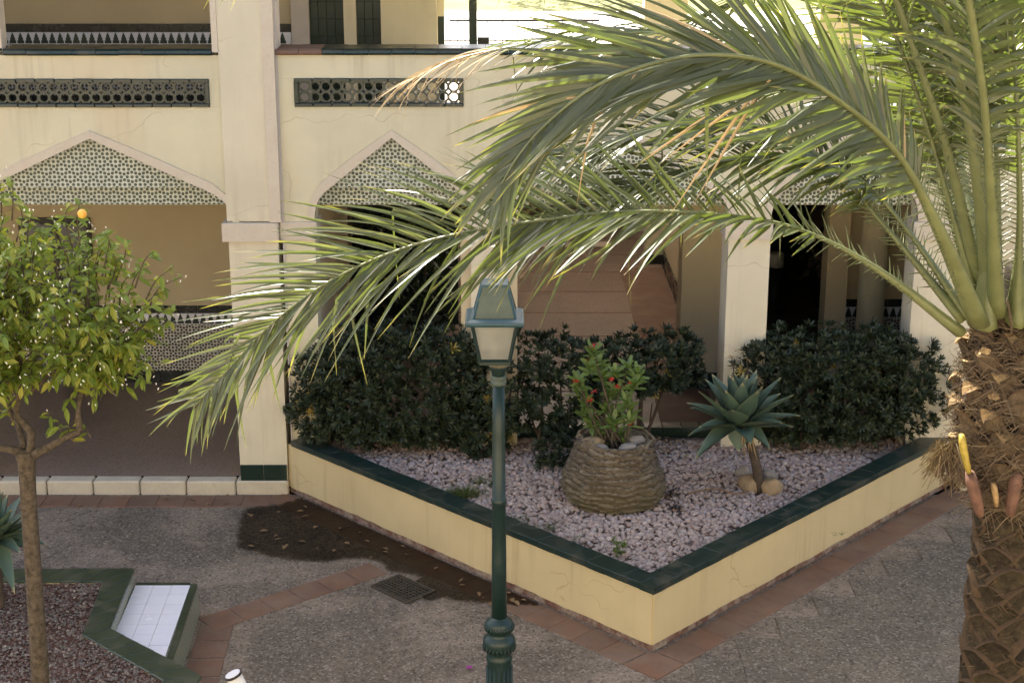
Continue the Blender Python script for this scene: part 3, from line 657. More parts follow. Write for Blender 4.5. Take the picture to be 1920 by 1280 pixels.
# back edge of the planter inside the arcade line
MB().box(-2.2,4.6,16.06,16.2,.15,PT-.06).build('back_side','greenD',pl)
ctb=MB().cbox(.196,.18,.05,.008).mesh('coping_tile','green')
for i in range(34): link('coping_tile',ctb,pl,(-2.1+.2*i,16.13,PT-.055))
MB().prism([LP+inL*.1+dirL*-.05,CP+Vector((0,.12,0)),RP+inR*.1,Vector((4.6,16.06,0)),Vector((-2.2,16.06,0))],.30,.475).build('soil','gritbed',pl)

def in_planter(x,y,m=.23):
    p=Vector((x,y,0)); return (p-CP).dot(inL)>m and (p-CP).dot(inR)>m and y<16.0
# gravel (too many to count)
ico_v=np.array([(-1,1.618,0),(1,1.618,0),(-1,-1.618,0),(1,-1.618,0),(0,-1,1.618),(0,1,1.618),(0,-1,-1.618),(0,1,-1.618),(1.618,0,-1),(1.618,0,1),(-1.618,0,-1),(-1.618,0,1)])/1.902
ico_f=np.array([(0,11,5),(0,5,1),(0,1,7),(0,7,10),(0,10,11),(1,5,9),(5,11,4),(11,10,2),(10,7,6),(7,1,8),(3,9,4),(3,4,2),(3,2,6),(3,6,8),(3,8,9),(4,9,5),(2,4,11),(6,2,10),(8,6,7),(9,8,1)])
oct_v=np.array([(1,0,0),(-1,0,0),(0,1,0),(0,-1,0),(0,0,1),(0,0,-1)],float)
oct_f=np.array([(0,2,4),(2,1,4),(1,3,4),(3,0,4),(2,0,5),(1,2,5),(3,1,5),(0,3,5)])
def scatter(name,P,size,bv,bf,mat,jit=.28,flat=.7,smooth=False,**tags):
    n=len(P); V=np.repeat(bv[None],n,0)*(1+rng.uniform(-jit,jit,(n,len(bv),1)))
    V=V*(size[:,None,None]*rng.uniform(.7,1.25,(n,1,3)))*np.array([1,1,flat])
    a=rng.uniform(0,6.28,n); c,s=np.cos(a),np.sin(a); t=rng.uniform(-.6,.6,n); ct_,st_=np.cos(t),np.sin(t)
    y=V[:,:,1]*ct_[:,None]-V[:,:,2]*st_[:,None]; z=V[:,:,1]*st_[:,None]+V[:,:,2]*ct_[:,None]; x=V[:,:,0]
    V=np.stack([x*c[:,None]-y*s[:,None],x*s[:,None]+y*c[:,None],z],2)+np.asarray(P)[:,None,:]
    F=(bf[None]+np.arange(n)[:,None,None]*len(bv)).reshape(-1,3)
    me=bpy.data.meshes.new(name); me.from_pydata(V.reshape(-1,3).tolist(),[],F.tolist()); me.materials.append(M[mat])
    if smooth: me.polygons.foreach_set('use_smooth',[True]*len(me.polygons))
    return link(name,me,**tags)
P=[]
while len(P)<11500:
    x,y=U(-2.3,4.7),U(12.3,15.95)
    if in_planter(x,y,.215): P.append((x,y,.478+U(0,.02)+.02*mnoise.noise(Vector((x*2,y*2,0)))))
P=np.array(P); sz=.017+.020*rng.random(len(P))**1.6
scatter('gravel',P,sz,ico_v,ico_f,'pebble',.2,.72,smooth=True,kind='stuff',label='pinkish grey gravel covering the raised planter',category='gravel')

# ================================================================== leaf helpers
def blade(mb, base, d, up, L, W, seg=3, droop=.0, fold=.25, prof=None, tattr=None, eattr=None, twist=0, bend=None, kink=None):
    d=Vector(d).normalized(); side=d.cross(Vector(up))
    if side.length<1e-4: side=d.cross(Vector((1,.3,.2)))
    side.normalize(); nn=side.cross(d).normalized()
    if twist: q=Matrix.Rotation(twist,3,d); side=q@side; nn=q@nn
    o=len(mb.v); base=Vector(base)
    for i in range(seg+1):
        t=i/seg; w=W*.5*(prof(t) if prof else math.sin(math.pi*min(1,.08+t*.92))**.8)
        c=base+d*(L*t)+Vector((0,0,-1))*(droop*L*t*t)
        if bend is not None: c=c+bend*(L*t*t)
        if kink is not None and t>kink[0]: c=c+(kink[1]-d)*(L*(t-kink[0]))
        mb.v+= [tuple(c-side*w+nn*(w*fold)),tuple(c),tuple(c+side*w+nn*(w*fold))]
        if tattr is not None: tattr.extend([t]*3)
        if eattr is not None: eattr.extend([1,0,1])
        if i:
            a=o+(i-1)*3; mb.f+=[(a,a+1,a+4,a+3),(a+1,a+2,a+5,a+4)]
def rosette(mb,c,axis,n,L,W,open_=1.0,t=None):
    axis=Vector(axis).normalized(); a=axis.orthogonal().normalized(); b=axis.cross(a); ph=U(0,6.28)
    for i in range(n):
        g=ph+i*2.4; k=open_*(.35+.65*i/n)*U(.8,1.15)
        d=(a*math.cos(g)+b*math.sin(g))*math.sin(k)+axis*math.cos(k)
        blade(mb,c,d,axis,L*U(.75,1.15),W*U(.85,1.1),2,U(0,.12),.2,lambda t:(.16,.62,1.0,.55)[0] if t<.01 else (.95 if t<.6 else .45),t)

# ------------------------------------------------------------------ hedges
def bush(name,label,cx,cy,rx,ry,z0,z1,count,group,stems,seed,shape=None,lw=(.078,.026)):
    random.seed(seed); root=empty(name,(cx,cy,.48),label,'shrub',group)
    fol=MB(); yel=MB()
    for i in range(count):
        for _ in range(30):
            u,v,w=U(-1,1),U(-1,1),U(0,1)
            zt=z1+.10*mnoise.noise(Vector((u*2.2+seed,v*2,0)))*1.6+(shape(u) if shape else 0)
            r=(abs(u)**3+abs(v)**3+(abs(w*2-1))**4)**(1/3)
            if r<1.02 and (r>.62 or random.random()<.25): break
        bulge=1+.10*mnoise.noise(Vector((u*4,w*5,seed)))
        x=cx+u*rx*bulge; y=cy+v*ry*bulge; z=z0+(zt-z0)*w
        ax=Vector((u*.8,v*.9-.15,.35+(w-.35)*1.3)).normalized()+Vector((U(-.5,.5),U(-.5,.5),U(-.2,.5)))
        m=yel if random.random()<.010 else fol
        rosette(m,(x,y,z),ax,random.randint(8,12),lw[0]*U(.8,1.2),lw[1],1.35)
    fol.build('foliage','pitt',root,kind='stuff')
    if yel.v: yel.build('yellowed_leaves','pityel',root,kind='stuff')
    for (sx,sy,tx,ty,h,rr) in stems:
        mid=Vector(((sx+tx)/2+U(-.05,.05),(sy+ty)/2,(.46+h)/2))
        MB().tube(catmull([(sx,sy,.44),mid,(tx,ty,h)],8),[rr*(1-.6*i/7) for i in range(8)],7).build('stem','darkbark',root,True)
    return root
bush('hedge_shrub','large dark green pittosporum shrub left of the lamp post in the planter',-1.27,15.66,1.00,.35,.58,1.82,1450,'pittosporum shrubs along the planter back',
     [(-1.9,15.65,-1.8,15.6,1.2,.02),(-1.35,15.6,-1.4,15.6,1.2,.025),(-1.0,15.62,-.9,15.6,1.2,.022),(-.75,15.64,-.7,15.6,1.1,.02),(-1.15,15.55,-1.35,15.5,1.0,.02),(-.55,15.6,-.5,15.6,1.1,.02)],11,lambda u:-.28*max(0,-u-.35)*1.5)
bush('hedge_shrub','dark pittosporum shrub directly behind the lamp post and stump pot',.22,15.66,.74,.34,.72,1.72,680,'pittosporum shrubs along the planter back',
     [(-.1,15.7,.0,15.7,1.2,.022),(.25,15.7,.3,15.65,1.15,.025),(.55,15.72,.5,15.7,1.2,.02),(.38,15.68,.18,15.7,1.0,.016)],12)
bush('hedge_shrub','sparse pittosporum shrub on a forked bare stem behind the flowering pot',1.33,15.75,.62,.32,1.10,1.68,460,'pittosporum shrubs along the planter back',
     [(1.33,15.75,1.33,15.75,.98,.032),(1.33,15.75,1.05,15.72,1.4,.022),(1.33,15.75,1.62,15.76,1.42,.022),(1.36,15.72,1.38,15.7,1.4,.018),(1.45,15.8,1.46,15.8,.95,.014)],13,lambda u:.06*u)
bush('hedge_shrub','wide dark pittosporum shrub at the right beside the palm trunk',3.36,15.70,1.10,.35,.60,1.78,1450,'pittosporum shrubs along the planter back',
     [(2.75,15.7,2.7,15.7,1.2,.025),(3.0,15.65,3.1,15.6,1.2,.025),(3.4,15.7,3.45,15.7,1.2,.02),(3.8,15.65,3.75,15.6,1.2,.022),(2.95,15.62,2.8,15.6,1.0,.018),(4.1,15.7,4.1,15.7,1.2,.018)],14,lambda u:-.05*abs(u))
bush('hedge_shrub','low dark shrub at the foot of the pier directly left of lamp post',-.30,15.48,.26,.16,.50,.95,120,None,[(-.3,15.5,-.3,15.5,.8,.014),(-.15,15.5,-.1,15.5,.8,.012)],16)
bush('hedge_shrub','low dark shrub clump on the gravel behind the left side of stump pot',.42,15.15,.16,.14,.50,.80,50,None,[(.42,15.2,.42,15.2,.7,.012)],15)
random.seed(17); lit=MB()
for _ in range(700):
    x,y=U(-2.1,4.4),15.95-abs(random.gauss(0,.28))
    if in_planter(x,y,.25): blade(lit,(x,y,.505+U(0,.02)),(U(-1,1),U(-1,1),U(-.1,.4)),(0,0,1),U(.04,.07),U(.015,.03),2,.1,.3)
lit.build('leaf_litter','deadleaf',kind='stuff',label='brown fallen leaf litter under the shrubs in the planter',category='leaf litter')
# dried flower stalks between agave and right shrub
random.seed(3); dr=empty('dry_stalk',aty(1368,760,15.2),'withered brown flower stalk standing behind the agave','plant')
k=MB(); lf=MB()
for bx,tx,ty_ in ((1385,1372,668),(1405,1400,672)):
    p=[aty(bx,810,15.2),aty((bx+tx)/2+3,740,15.2),aty(tx,ty_,15.2)]; cc=catmull(p,8); k.tube(cc,.006,5)
    for c in cc[4:]:
        for _ in range(6): blade(lf,c,(U(-1,1),U(-1,1),U(-.6,.5)),(0,0,1),U(.05,.09),.02,2,.3)
k.build('stalk','darkbark',dr); lf.build('withered_leaves','deadleaf',dr,kind='stuff')

# ------------------------------------------------------------------ stump pot, its stones and the red flowering spurge
PX,PY=.975,14.33
def potr(r,z,g):
    row=(z-.47)/.062; ph=row+.95*mnoise.noise(Vector((math.cos(g)*1.7,math.sin(g)*1.7,z*2.6)))+.5*mnoise.noise(Vector((math.cos(g)*4,math.sin(g)*4,z*6)))
    fr=ph-math.floor(ph); return r+.05*(fr**1.4)-.026+.028*mnoise.noise(Vector((math.cos(g)*3,math.sin(g)*3,z*4)))+.012*mnoise.noise(Vector((math.cos(g)*9,math.sin(g)*9,z*16)))
nrow=74; prof_p=[]
for i in range(nrow):
    t=i/(nrow-1); z=.47+.63*t; r=float(np.interp(t,[0,.1,.28,.45,.6,.8,1],[.425,.46,.485,.475,.44,.385,.345]))
    prof_p.append((r,z))
pot=empty('stump_pot',(PX,PY,.47),'ringed pot cut from a palm stump standing on the pink gravel','pot')
mb=MB(); seg=84; vt=[]
for (r,z) in prof_p:
    for q in range(seg):
        g=2*math.pi*q/seg; rr=potr(r,z,g); top=(z-.47)/.63
        zz=z+(.045*mnoise.noise(Vector((math.cos(g)*2.2,math.sin(g)*2.2,9)))+.02*mnoise.noise(Vector((math.cos(g)*7,math.sin(g)*7,2))))*max(0,top-.6)/.4
        mb.v.append((PX+math.cos(g)*rr,PY+math.sin(g)*rr,zz))
        row=(z-.47)/.062; ph=row+.95*mnoise.noise(Vector((math.cos(g)*1.7,math.sin(g)*1.7,z*2.6)))+.5*mnoise.noise(Vector((math.cos(g)*4,math.sin(g)*4,z*6))); vt.append(ph-math.floor(ph))
inner=[(.30,1.10),(.28,1.04),(.27,.98)]
for r,z in inner:
    for q in range(seg):
        g=2*math.pi*q/seg; zz=z+.03*mnoise.noise(Vector((math.cos(g)*2,math.sin(g)*2,9))); mb.v.append((PX+math.cos(g)*r,PY+math.sin(g)*r,zz)); vt.append(.3)
for i in range(nrow+2):
    for q in range(seg): mb.f.append((i*seg+q,i*seg+(q+1)%seg,(i+1)*seg+(q+1)%seg,(i+1)*seg+q))
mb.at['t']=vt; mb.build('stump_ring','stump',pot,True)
MB().lathe([(.285,.93),(.285,1.0)],PX,PY,24).build('pot_soil','soil',pot)
# torn rim flaps
for g,h,w in ((3.9,.10,.10),(.35,.05,.16),(5.9,.04,.12),(2.6,.06,.12)):
    c=Vector((PX+math.cos(g)*.335,PY+math.sin(g)*.335,1.07)); tdir=Vector((-math.sin(g),math.cos(g),0))
    fm=MB(); fm.add([c-tdir*w,c+tdir*w,c+tdir*w*.5+Vector((0,0,h)),c-tdir*w*.7+Vector((0,0,h*.8))]+[p+Vector((math.cos(g),math.sin(g),0))*.025 for p in (c-tdir*w,c+tdir*w,c+tdir*w*.5+Vector((0,0,h)),c-tdir*w*.7+Vector((0,0,h*.8)))],[(3,2,1,0),(4,5,6,7),(0,1,5,4),(1,2,6,5),(2,3,7,6),(3,0,4,7)])
    fm.at['t']=[.6]*8; fm.build('torn_rim','stump',pot)
def boulder(name,label,loc,sx,sy,sz,mat,seed,group):
    import bmesh
    bm=bmesh.new(); bmesh.ops.create_icosphere(bm,subdivisions=3,radius=1)
    for v in bm.verts:
        q=v.co+Vector((seed*3.1,seed,0)); f=1+.34*mnoise.noise(q*.9)+.2*mnoise.noise(q*1.9)+.07*mnoise.noise(q*5); v.co=Vector((v.co.x*sx*f,v.co.y*sy*f,v.co.z*sz*f))
    me=bpy.data.meshes.new(name); bm.to_mesh(me); bm.free(); me.materials.append(M[mat]); me.polygons.foreach_set('use_smooth',[True]*len(me.polygons))
    return thing(link(name,me,None,loc),label,'stone',group)
boulder('stone','flat pale stone at back left inside the stump pot',(PX-.20,PY-.02,1.06),.10,.09,.06,'boulder',1,'stones in the stump pot')
boulder('stone','mottled grey stone at front left inside the stump pot',(PX-.16,PY-.18,1.05),.10,.07,.055,'bouldG',2,'stones in the stump pot')
boulder('stone','whitish stone at front right inside the stump pot',(PX+.14,PY-.17,1.05),.11,.07,.06,'bouldG',3,'stones in the stump pot')
boulder('stone','grey stone at back right inside the stump pot',(PX+.19,PY+.0,1.07),.10,.08,.06,'bouldG',4,'stones in the stump pot')
random.seed(21)
eu=empty('flowering_spurge',(PX,PY,1.0),'spurge bush with pale green leaf rosettes and red flowers in stump pot','plant')
fol=MB(); Ytop=PY
tips=[(1113,660),(1177,690),(1085,715),(1130,705),(1160,735),(1190,720),(1100,755),(1140,765),(1175,755),(1085,735),(1110,790),(1150,790),(1180,790),(1120,815),(1165,815),(1145,740),(1125,680),(1195,700),(1170,835),(1105,690),(1135,800),(1185,770),(1155,700),(1095,775),(1160,775)]
for i,(x,y) in enumerate(tips):
    tip=aty(x,y,Ytop+U(-.16,.12)); base=Vector((PX+U(-.1,.12),PY+U(-.08,.08),1.0)); pts_=catmull([base,(base+tip)/2+Vector((U(-.04,.04),U(-.03,.03),U(-.02,.04))),tip],7)
    if i<14: MB().tube(pts_,[.013*(1-.5*q/6) for q in range(7)],6).build('stem','bark',eu,True)
    for lev in range(2):
        rosette(fol,tip-Vector((0,0,.045*lev)),Vector((U(-.3,.3),U(-.6,0),1)),random.randint(6,8),.125,.05,1.45+.3*lev)
fol.build('foliage','milii',eu,kind='stuff')
for x,y in ((1113,648),(1079,716),(1106,750),(1181,795),(1178,722),(1146,713),(1112,735),(1157,726)):
    c=aty(x,y,PY-.14); fm=MB()
    for _ in range(9): blade(fm,c+Vector((U(-.02,.02),U(-.02,.0),U(-.015,.015))),(U(-1,1),U(-1,.2),U(.1,1)),(0,0,1),.036,.032,2,.1)
    fm.build('flower','redflower',eu)

# ------------------------------------------------------------------ agaves
def agave(name,label,c,leaves,stem,seed,L0=.5,W0=.20,mat='agave'):
    random.seed(seed); root=empty(name,stem[0],label,'agave',None)
    MB().tube(catmull(stem,8),[.05,.05,.048,.045,.04,.04,.04,.04],9).build('trunk','darkbark',root,True)
    c=Vector(c)
    for (az,el,L,dr) in leaves:
        mb=MB(); t=[]; e=[]; d=Vector((math.cos(az)*math.cos(el),math.sin(az)*math.cos(el),math.sin(el)))
        b=c+Vector((math.cos(az),math.sin(az),0))*.035
        W=W0*U(.9,1.1); seg=9; side=d.cross(Vector((0,0,1)))
        side=side.normalized() if side.length>.05 else Vector((-math.sin(az),math.cos(az),0)); nn=side.cross(d).normalized()
        for i in range(seg+1):
            q=i/seg; w=W*.5*((.62+.38*min(1,q*3))*(1-max(0,q-.45)/.55)**.8 if q>.33 else .62+.38*q*3)
            p=b+d*(L*q)-Vector((0,0,1))*dr*L*q*q
            for s_ in (-1,-.55,0,.55,1):
                mb.v.append(tuple(p+side*w*s_+nn*(w*.42*s_*s_))); t.append(q); e.append(abs(s_))
            if i:
                a=len(mb.v)-10
                for j in range(4): mb.f.append((a+j,a+j+1,a+j+6,a+j+5))
        nv=len(mb.v)
        for i in range(0,nv):   # thickness
            mb.v.append(tuple(Vector(mb.v[i])-nn*.007)); t.append(t[i]); e.append(e[i])
        for f in list(mb.f): mb.f.append(tuple(nv+k for k in reversed(f)))
        mb.at['t']=t; mb.at['e']=e; mb.build('leaf',mat,root,True)
    return root
AC=aty(1386,800,14.5)
random.seed(5); lv=[]
for i in range(30):
    az=i*2.39996+.4; k=i/29; el=R(86)-k**1.25*R(70); lv.append((az,el+U(-.06,.06)-.1*k,.55*U(.92,1.1)*(.95+.12*min(1,k*2)),.05+.4*max(0,k-.6)))
for az,el,L,dr in ((R(178),R(8),.46,.35),(R(205),R(-12),.46,.35),(R(-5),R(8),.48,.1),(R(-30),R(-15),.3,.3),(R(262),R(-70),.2,.1)): lv.append((az,el,L,dr))
ag=agave('agave','blue green agave rosette on a leaning stem right of the stump pot',AC,lv,[aty(1424,925,14.5),aty(1418,870,14.5),aty(1400,815,14.5),AC+Vector((0,0,.02))],5)
dm=MB()
for x0,y0,x1,y1 in ((1396,800,1393,850),(1398,805,1398,858),(1410,806,1404,850),(1411,808,1420,862),(1406,806,1410,846)):
    dm.tube(catmull([aty(x0,y0,14.42),aty((x0+x1)/2-3,(y0+y1)/2,14.40),aty(x1,y1,14.42)],7),[.012,.011,.009,.007,.006,.004,.002],5)
dm.build('dried_leaf','palmdry',ag,True)
for i,(x,y,s_,mt,lb) in enumerate(((1408,915,.112,'boulder','rounded ochre boulder at left front of the agave stem'),(1447,920,.112,'boulder','ochre boulder at right front of the agave stem'),(1397,893,.09,'bouldG','grey boulder behind the left ochre boulder by agave'),(1443,898,.075,'bouldG','dull brown boulder behind the right ochre boulder by agave'))):
    p=atz(x,y,.50); boulder('boulder',lb,(p.x,p.y,.535),s_*1.05,s_*.9,s_*.82,mt,20+i,'boulders around the agave stem')
# left agave in the star bed
AL=aty(-12,1010,12.1); random.seed(8); lv=[]
for i in range(22):
    az=i*2.39996; k=i/21; lv.append((az,R(82)-k**.85*R(85)+U(-.06,.06),.40*U(.9,1.15),.05+.3*max(0,k-.55)))
for az,el,L,dr in ((R(-20),R(5),.4,.25),(R(-55),R(-15),.42,.5),(R(10),R(30),.36,.1),(R(-40),R(45),.4,.1)): lv.append((az,el,L,dr))
agave('agave','green agave with hanging leaf at the far left in the star bed',AL,lv,[(AL.x,AL.y,.35),(AL.x,AL.y,.45),AL+Vector((0,0,.0))],9,mat='agave',W0=.13)

# ------------------------------------------------------------------ weeds at the coping
def tuft(name,label,cat,p,n,L,spread,mat='grass',W=.007,group=None,seed=0):
    random.seed(seed); mb=MB()
    for _ in range(n): blade(mb,(p[0]+U(-spread,spread),p[1]+U(-spread,spread)*.6,p[2]),(U(-1,1),U(-1,.6),U(.5,1.6)),(0,0,1),L*U(.5,1.2),W,4,U(.2,.7),.1,lambda t:1-t*.9)
    o=mb.build(name,mat); return thing(o,label,cat,group)
for i,(x,y,n,L,s_,lb) in enumerate(((880,925,200,.20,.16,'grass tuft on coping left of the lamp post'),(915,905,110,.15,.14,'thin grass tuft on gravel left of the lamp post'),(852,930,170,.20,.13,'grass tuft trailing over coping furthest left'),(965,975,110,.13,.12,'grass tuft at coping just right of lamp post'),(1020,990,80,.12,.12,'low grass among gravel right of lamp post'),(1080,1012,30,.10,.10,'small grass tuft halfway to planter corner'),(1570,1000,14,.08,.05,'tiny sprig beside right coping'))):
    p=atz(x,y,.50); tuft('grass_tuft',lb,'grass',(p.x,p.y,.49),n,L,s_,seed=40+i,group='weeds in the planter gravel')
p=atz(1162,1045,.5); random.seed(4); wb=MB()
for _ in range(26): rosette(wb,(p.x+U(-.06,.06),p.y+U(-.05,.05),.51+U(0,.15)),(U(-.6,.6),U(-.8,.2),1),6,.035,.014,1.4)
thing(wb.build('weed','grass'),'small bright green leafy weed on gravel near the planter corner','weed')
random.seed(31)
for x,y,lb in ((1262,930,'dark brown seed clump right of stump pot, the upper one'),(1264,955,'dark brown seed clump right of stump pot, the lower one')):
    p=atz(x,y,.5); mb=MB()
    for _ in range(40): blade(mb,(p.x+U(-.05,.05),p.y+U(-.05,.05),.50+U(0,.05)),(U(-1,1),U(-1,1),U(-.2,1)),(0,0,1),.05,.018,2)
    thing(mb.build('seed_clump',simple('dark_seed',(.05,.035,.025,1))),lb,'debris')
tw=MB().tube(catmull([atz(1290,925,.54),atz(1340,915,.55),atz(1375,925,.54),atz(1400,920,.54)],10),.008,5).build('twig','deadleaf',None,True); thing(tw,'thin dry stalk lying on gravel left of the agave boulders','twig')

# ------------------------------------------------------------------ drain grate
gc=(atz(696,1100,0)+atz(815,1110,0))/2; ang=R(-45)
gr=empty('drain_grate',(gc.x,gc.y,0),'rusty square mesh drain grate set in the courtyard floor','grate')
def rb(x0,x1,y0,y1,z0,z1,name,mat):
    m_=MB().box(x0,x1,y0,y1,z0,z1); c,s=math.cos(ang),math.sin(ang); m_.v=[(gc.x+x*c-y*s,gc.y+x*s+y*c,z) for x,y,z in m_.v]; return m_.build(name,mat,gr)
hw,hh=.25,.175
rb(-hw,hw,-hh,hh,.003,.006,'pit','black')
for a in ((-hw,hw,-hh,-hh+.018),(-hw,hw,hh-.018,hh),(-hw,-hw+.018,-hh+.019,hh-.019),(hw-.018,hw,-hh+.019,hh-.019)): rb(*a,.006,.022,'frame','iron')
for i in range(11): x=-hw+.04+i*(2*hw-.08)/10; rb(x-.004,x+.004,-hh+.019,hh-.019,.007,.019,'bar','iron')
for i in range(8): y=-hh+.04+i*(2*hh-.08)/7; rb(-hw+.019,hw-.019,y-.004,y+.004,.009,.021,'bar','iron')

# ------------------------------------------------------------------ fallen leaves
random.seed(77); lfm=[]
for k in range(5):
    mb=MB(); t=[]; blade(mb,(-.03,0,.004),(1,0,.05),(0,0,1),.065,.024+.006*k,4,-.05*(k%3),.5); lfm.append(mb.mesh('fallen_leaf','deadleaf'))
cnt=0; pp=[(x.x,x.y) for x in pud]
def inside(p,poly):
    c=False; j=len(poly)-1
    for i in range(len(poly)):
        if (poly[i][1]>p[1])!=(poly[j][1]>p[1]) and p[0]<(poly[j][0]-poly[i][0])*(p[1]-poly[i][1])/(poly[j][1]-poly[i][1])+poly[i][0]: c=not c
        j=i
    return c
while cnt<40:
    x,y=U(-2.9,.2),U(12.9,15.6)
    if not inside((x,y),pp): continue
    cnt+=1; thing(link('fallen_leaf',lfm[cnt%5],None,(x,y,.018),(U(-.2,.2),U(-.2,.2),U(0,6.28)),[U(.7,1.25)]*3),'small dry fallen leaf lying on the wet patch of courtyard floor','leaf','fallen leaves on the wet patch')
for i in range(26):
    x,y=U(-4.5,-2.3),U(15.15,15.58)
    if i>13: x,y=U(-5,-2.5),U(16.2,18.6)
    z=.012 if i<=13 else .155
    thing(link('fallen_leaf',lfm[i%5],None,(x,y,z),(U(-.2,.2),U(-.2,.2),U(0,6.28)),[U(.5,1.0)]*3),'dry fallen leaf on the floor in front of the kerb' if i<=13 else 'dry fallen leaf on the brown arcade floor','leaf','fallen leaves by the kerb' if i<=13 else 'fallen leaves in the arcade')
p=atz(880,1255,0); fm=MB(); [blade(fm,(p.x,p.y,.01),(math.cos(a),math.sin(a),.5),(0,0,1),.035,.03,2) for a in range(6)]; thing(fm.build('fallen_blossom',simple('magenta_petal',(.30,.03,.22,1))),'single magenta blossom lying on the courtyard floor left of lamp base','flower')

# ================================================================== LAMP POST
LX,LY=-.088,10.0
lp=empty('lamp_post',(LX,LY,0),'dark green cast iron lamp post with four sided lantern','lamp')
MB().lathe([(.15,0),(.15,.08),(.12,.12),(.095,.2),(.092,.75),(.085,1.02),(.088,1.045),(.092,1.06),(.088,1.075),(.083,1.085),(.083,1.12),(.10,1.135),(.112,1.16),(.114,1.19),(.108,1.215),(.088,1.235),(.08,1.25),(.082,1.262),(.098,1.28),(.101,1.305),(.092,1.335),(.08,1.35),(.06,1.365),(.055,1.372)],LX,LY,32).build('base','paint',lp,True)
fl=MB()
for i in range(16):
    g=2*math.pi*i/16; fl.tube([(LX+math.cos(g)*.094,LY+math.sin(g)*.094,.2),(LX+math.cos(g)*.085,LY+math.sin(g)*.085,1.0)],.008,5)
fl.build('fluting','paint',lp,True,kind='stuff')
bd=MB()
for zc,rr in ((1.15,.108),(1.30,.097)):
    for i in range(26):
        g=2*math.pi*i/26; bd.tube([(LX+math.cos(g)*rr,LY+math.sin(g)*rr,zc-.02),(LX+math.cos(g)*(rr+.006),LY+math.sin(g)*(rr+.006),zc),(LX+math.cos(g)*(rr-.002),LY+math.sin(g)*(rr-.002),zc+.02)],.006,5)
bd.build('ornament_band','paint',lp,True,kind='stuff')
MB().lathe([(.053,1.36),(.05,1.8),(.046,2.205),(.051,2.21),(.052,2.225),(.051,2.24),(.045,2.245),(.043,2.7),(.040,3.045)],LX,LY,28).build('post','paint',lp,True)
MB().lathe([(.042,3.04),(.050,3.05),(.053,3.06),(.050,3.072),(.045,3.076),(.05,3.084),(.053,3.094),(.05,3.104),(.043,3.11)],LX,LY,28).build('collar_rings','paintT',lp,True)
MB().lathe([(.043,3.108),(.046,3.125),(.062,3.165),(.066,3.172)],LX,LY,28).build('collar','paint',lp,True)
MB().lathe([(.060,3.170),(.070,3.182),(.066,3.196),(.056,3.205)],LX,LY,28).build('rust_ring','paintR',lp,True)
def frust(z0,a0,z1,a1,name,mat,par=None):
    m_=MB(); v=[(LX+sx*a,LY+sy*a,z) for z,a in ((z0,a0),(z1,a1)) for sx,sy in ((-1,-1),(1,-1),(1,1),(-1,1))]
    m_.add(v,[(3,2,1,0),(4,5,6,7),(0,1,5,4),(1,2,6,5),(2,3,7,6),(3,0,4,7)]); return m_.build(name,mat,par or lp)
LX=LX-.024
lant=frust(3.205,.098,3.228,.100,'lantern','paint')
zb,zt_,ab,at_=3.228,3.485,.095,.142
for sx,sy in ((-1,-1),(1,-1),(1,1),(-1,1)):
    MB().tube([(LX+sx*ab,LY+sy*ab,zb),(LX+sx*at_,LY+sy*at_,zt_)],.0125,4).build('corner_bar','paint',lant)
for (x0,y0),(x1,y1) in (((-1,-1),(1,-1)),((1,-1),(1,1)),((1,1),(-1,1)),((-1,1),(-1,-1))):
    MB().tube([(LX+x0*ab,LY+y0*ab,zb+.008),(LX+x1*ab,LY+y1*ab,zb+.008)],.010,4).build('bottom_bar','paint',lant)
    k_=.985; pm=MB(); a_=[(LX+x0*ab*k_,LY+y0*ab*k_,zb),(LX+x1*ab*k_,LY+y1*ab*k_,zb),(LX+x1*at_*k_,LY+y1*at_*k_,zt_),(LX+x0*at_*k_,LY+y0*at_*k_,zt_)]
    pm.add(a_,[(0,1,2,3)]).build('pane','frost',lant)
bulb=MB().lathe([(.018,3.228),(.02,3.26),(.032,3.29),(.036,3.31),(.028,3.335),(.008,3.347)],LX,LY,16).build('bulb','plastic',lant,True)
frust(3.484,.180,3.497,.190,'rim','paintSky',lant); frust(3.498,.190,3.512,.186,'rim','paintSky',lant); frust(3.5125,.178,3.527,.150,'rim','paintSky',lant)
frust(3.524,.134,3.725,.083,'cap','paintT',lant); 
for sx,sy in ((-1,-1),(1,-1),(1,1),(-1,1)): MB().tube([(LX+sx*.134,LY+sy*.134,3.527),(LX+sx*.083,LY+sy*.083,3.725)],.007,4).build('cap_ridge','paintSky',lant)
frust(3.722,.086,3.738,.088,'top_plate','paintSky',lant); frust(3.7385,.086,3.742,.080,'top_plate','paintSky',lant)
MB().lathe([(.006,3.74),(.007,3.747),(.003,3.75)],LX,LY,8).build('screw','darkmetal',lant)

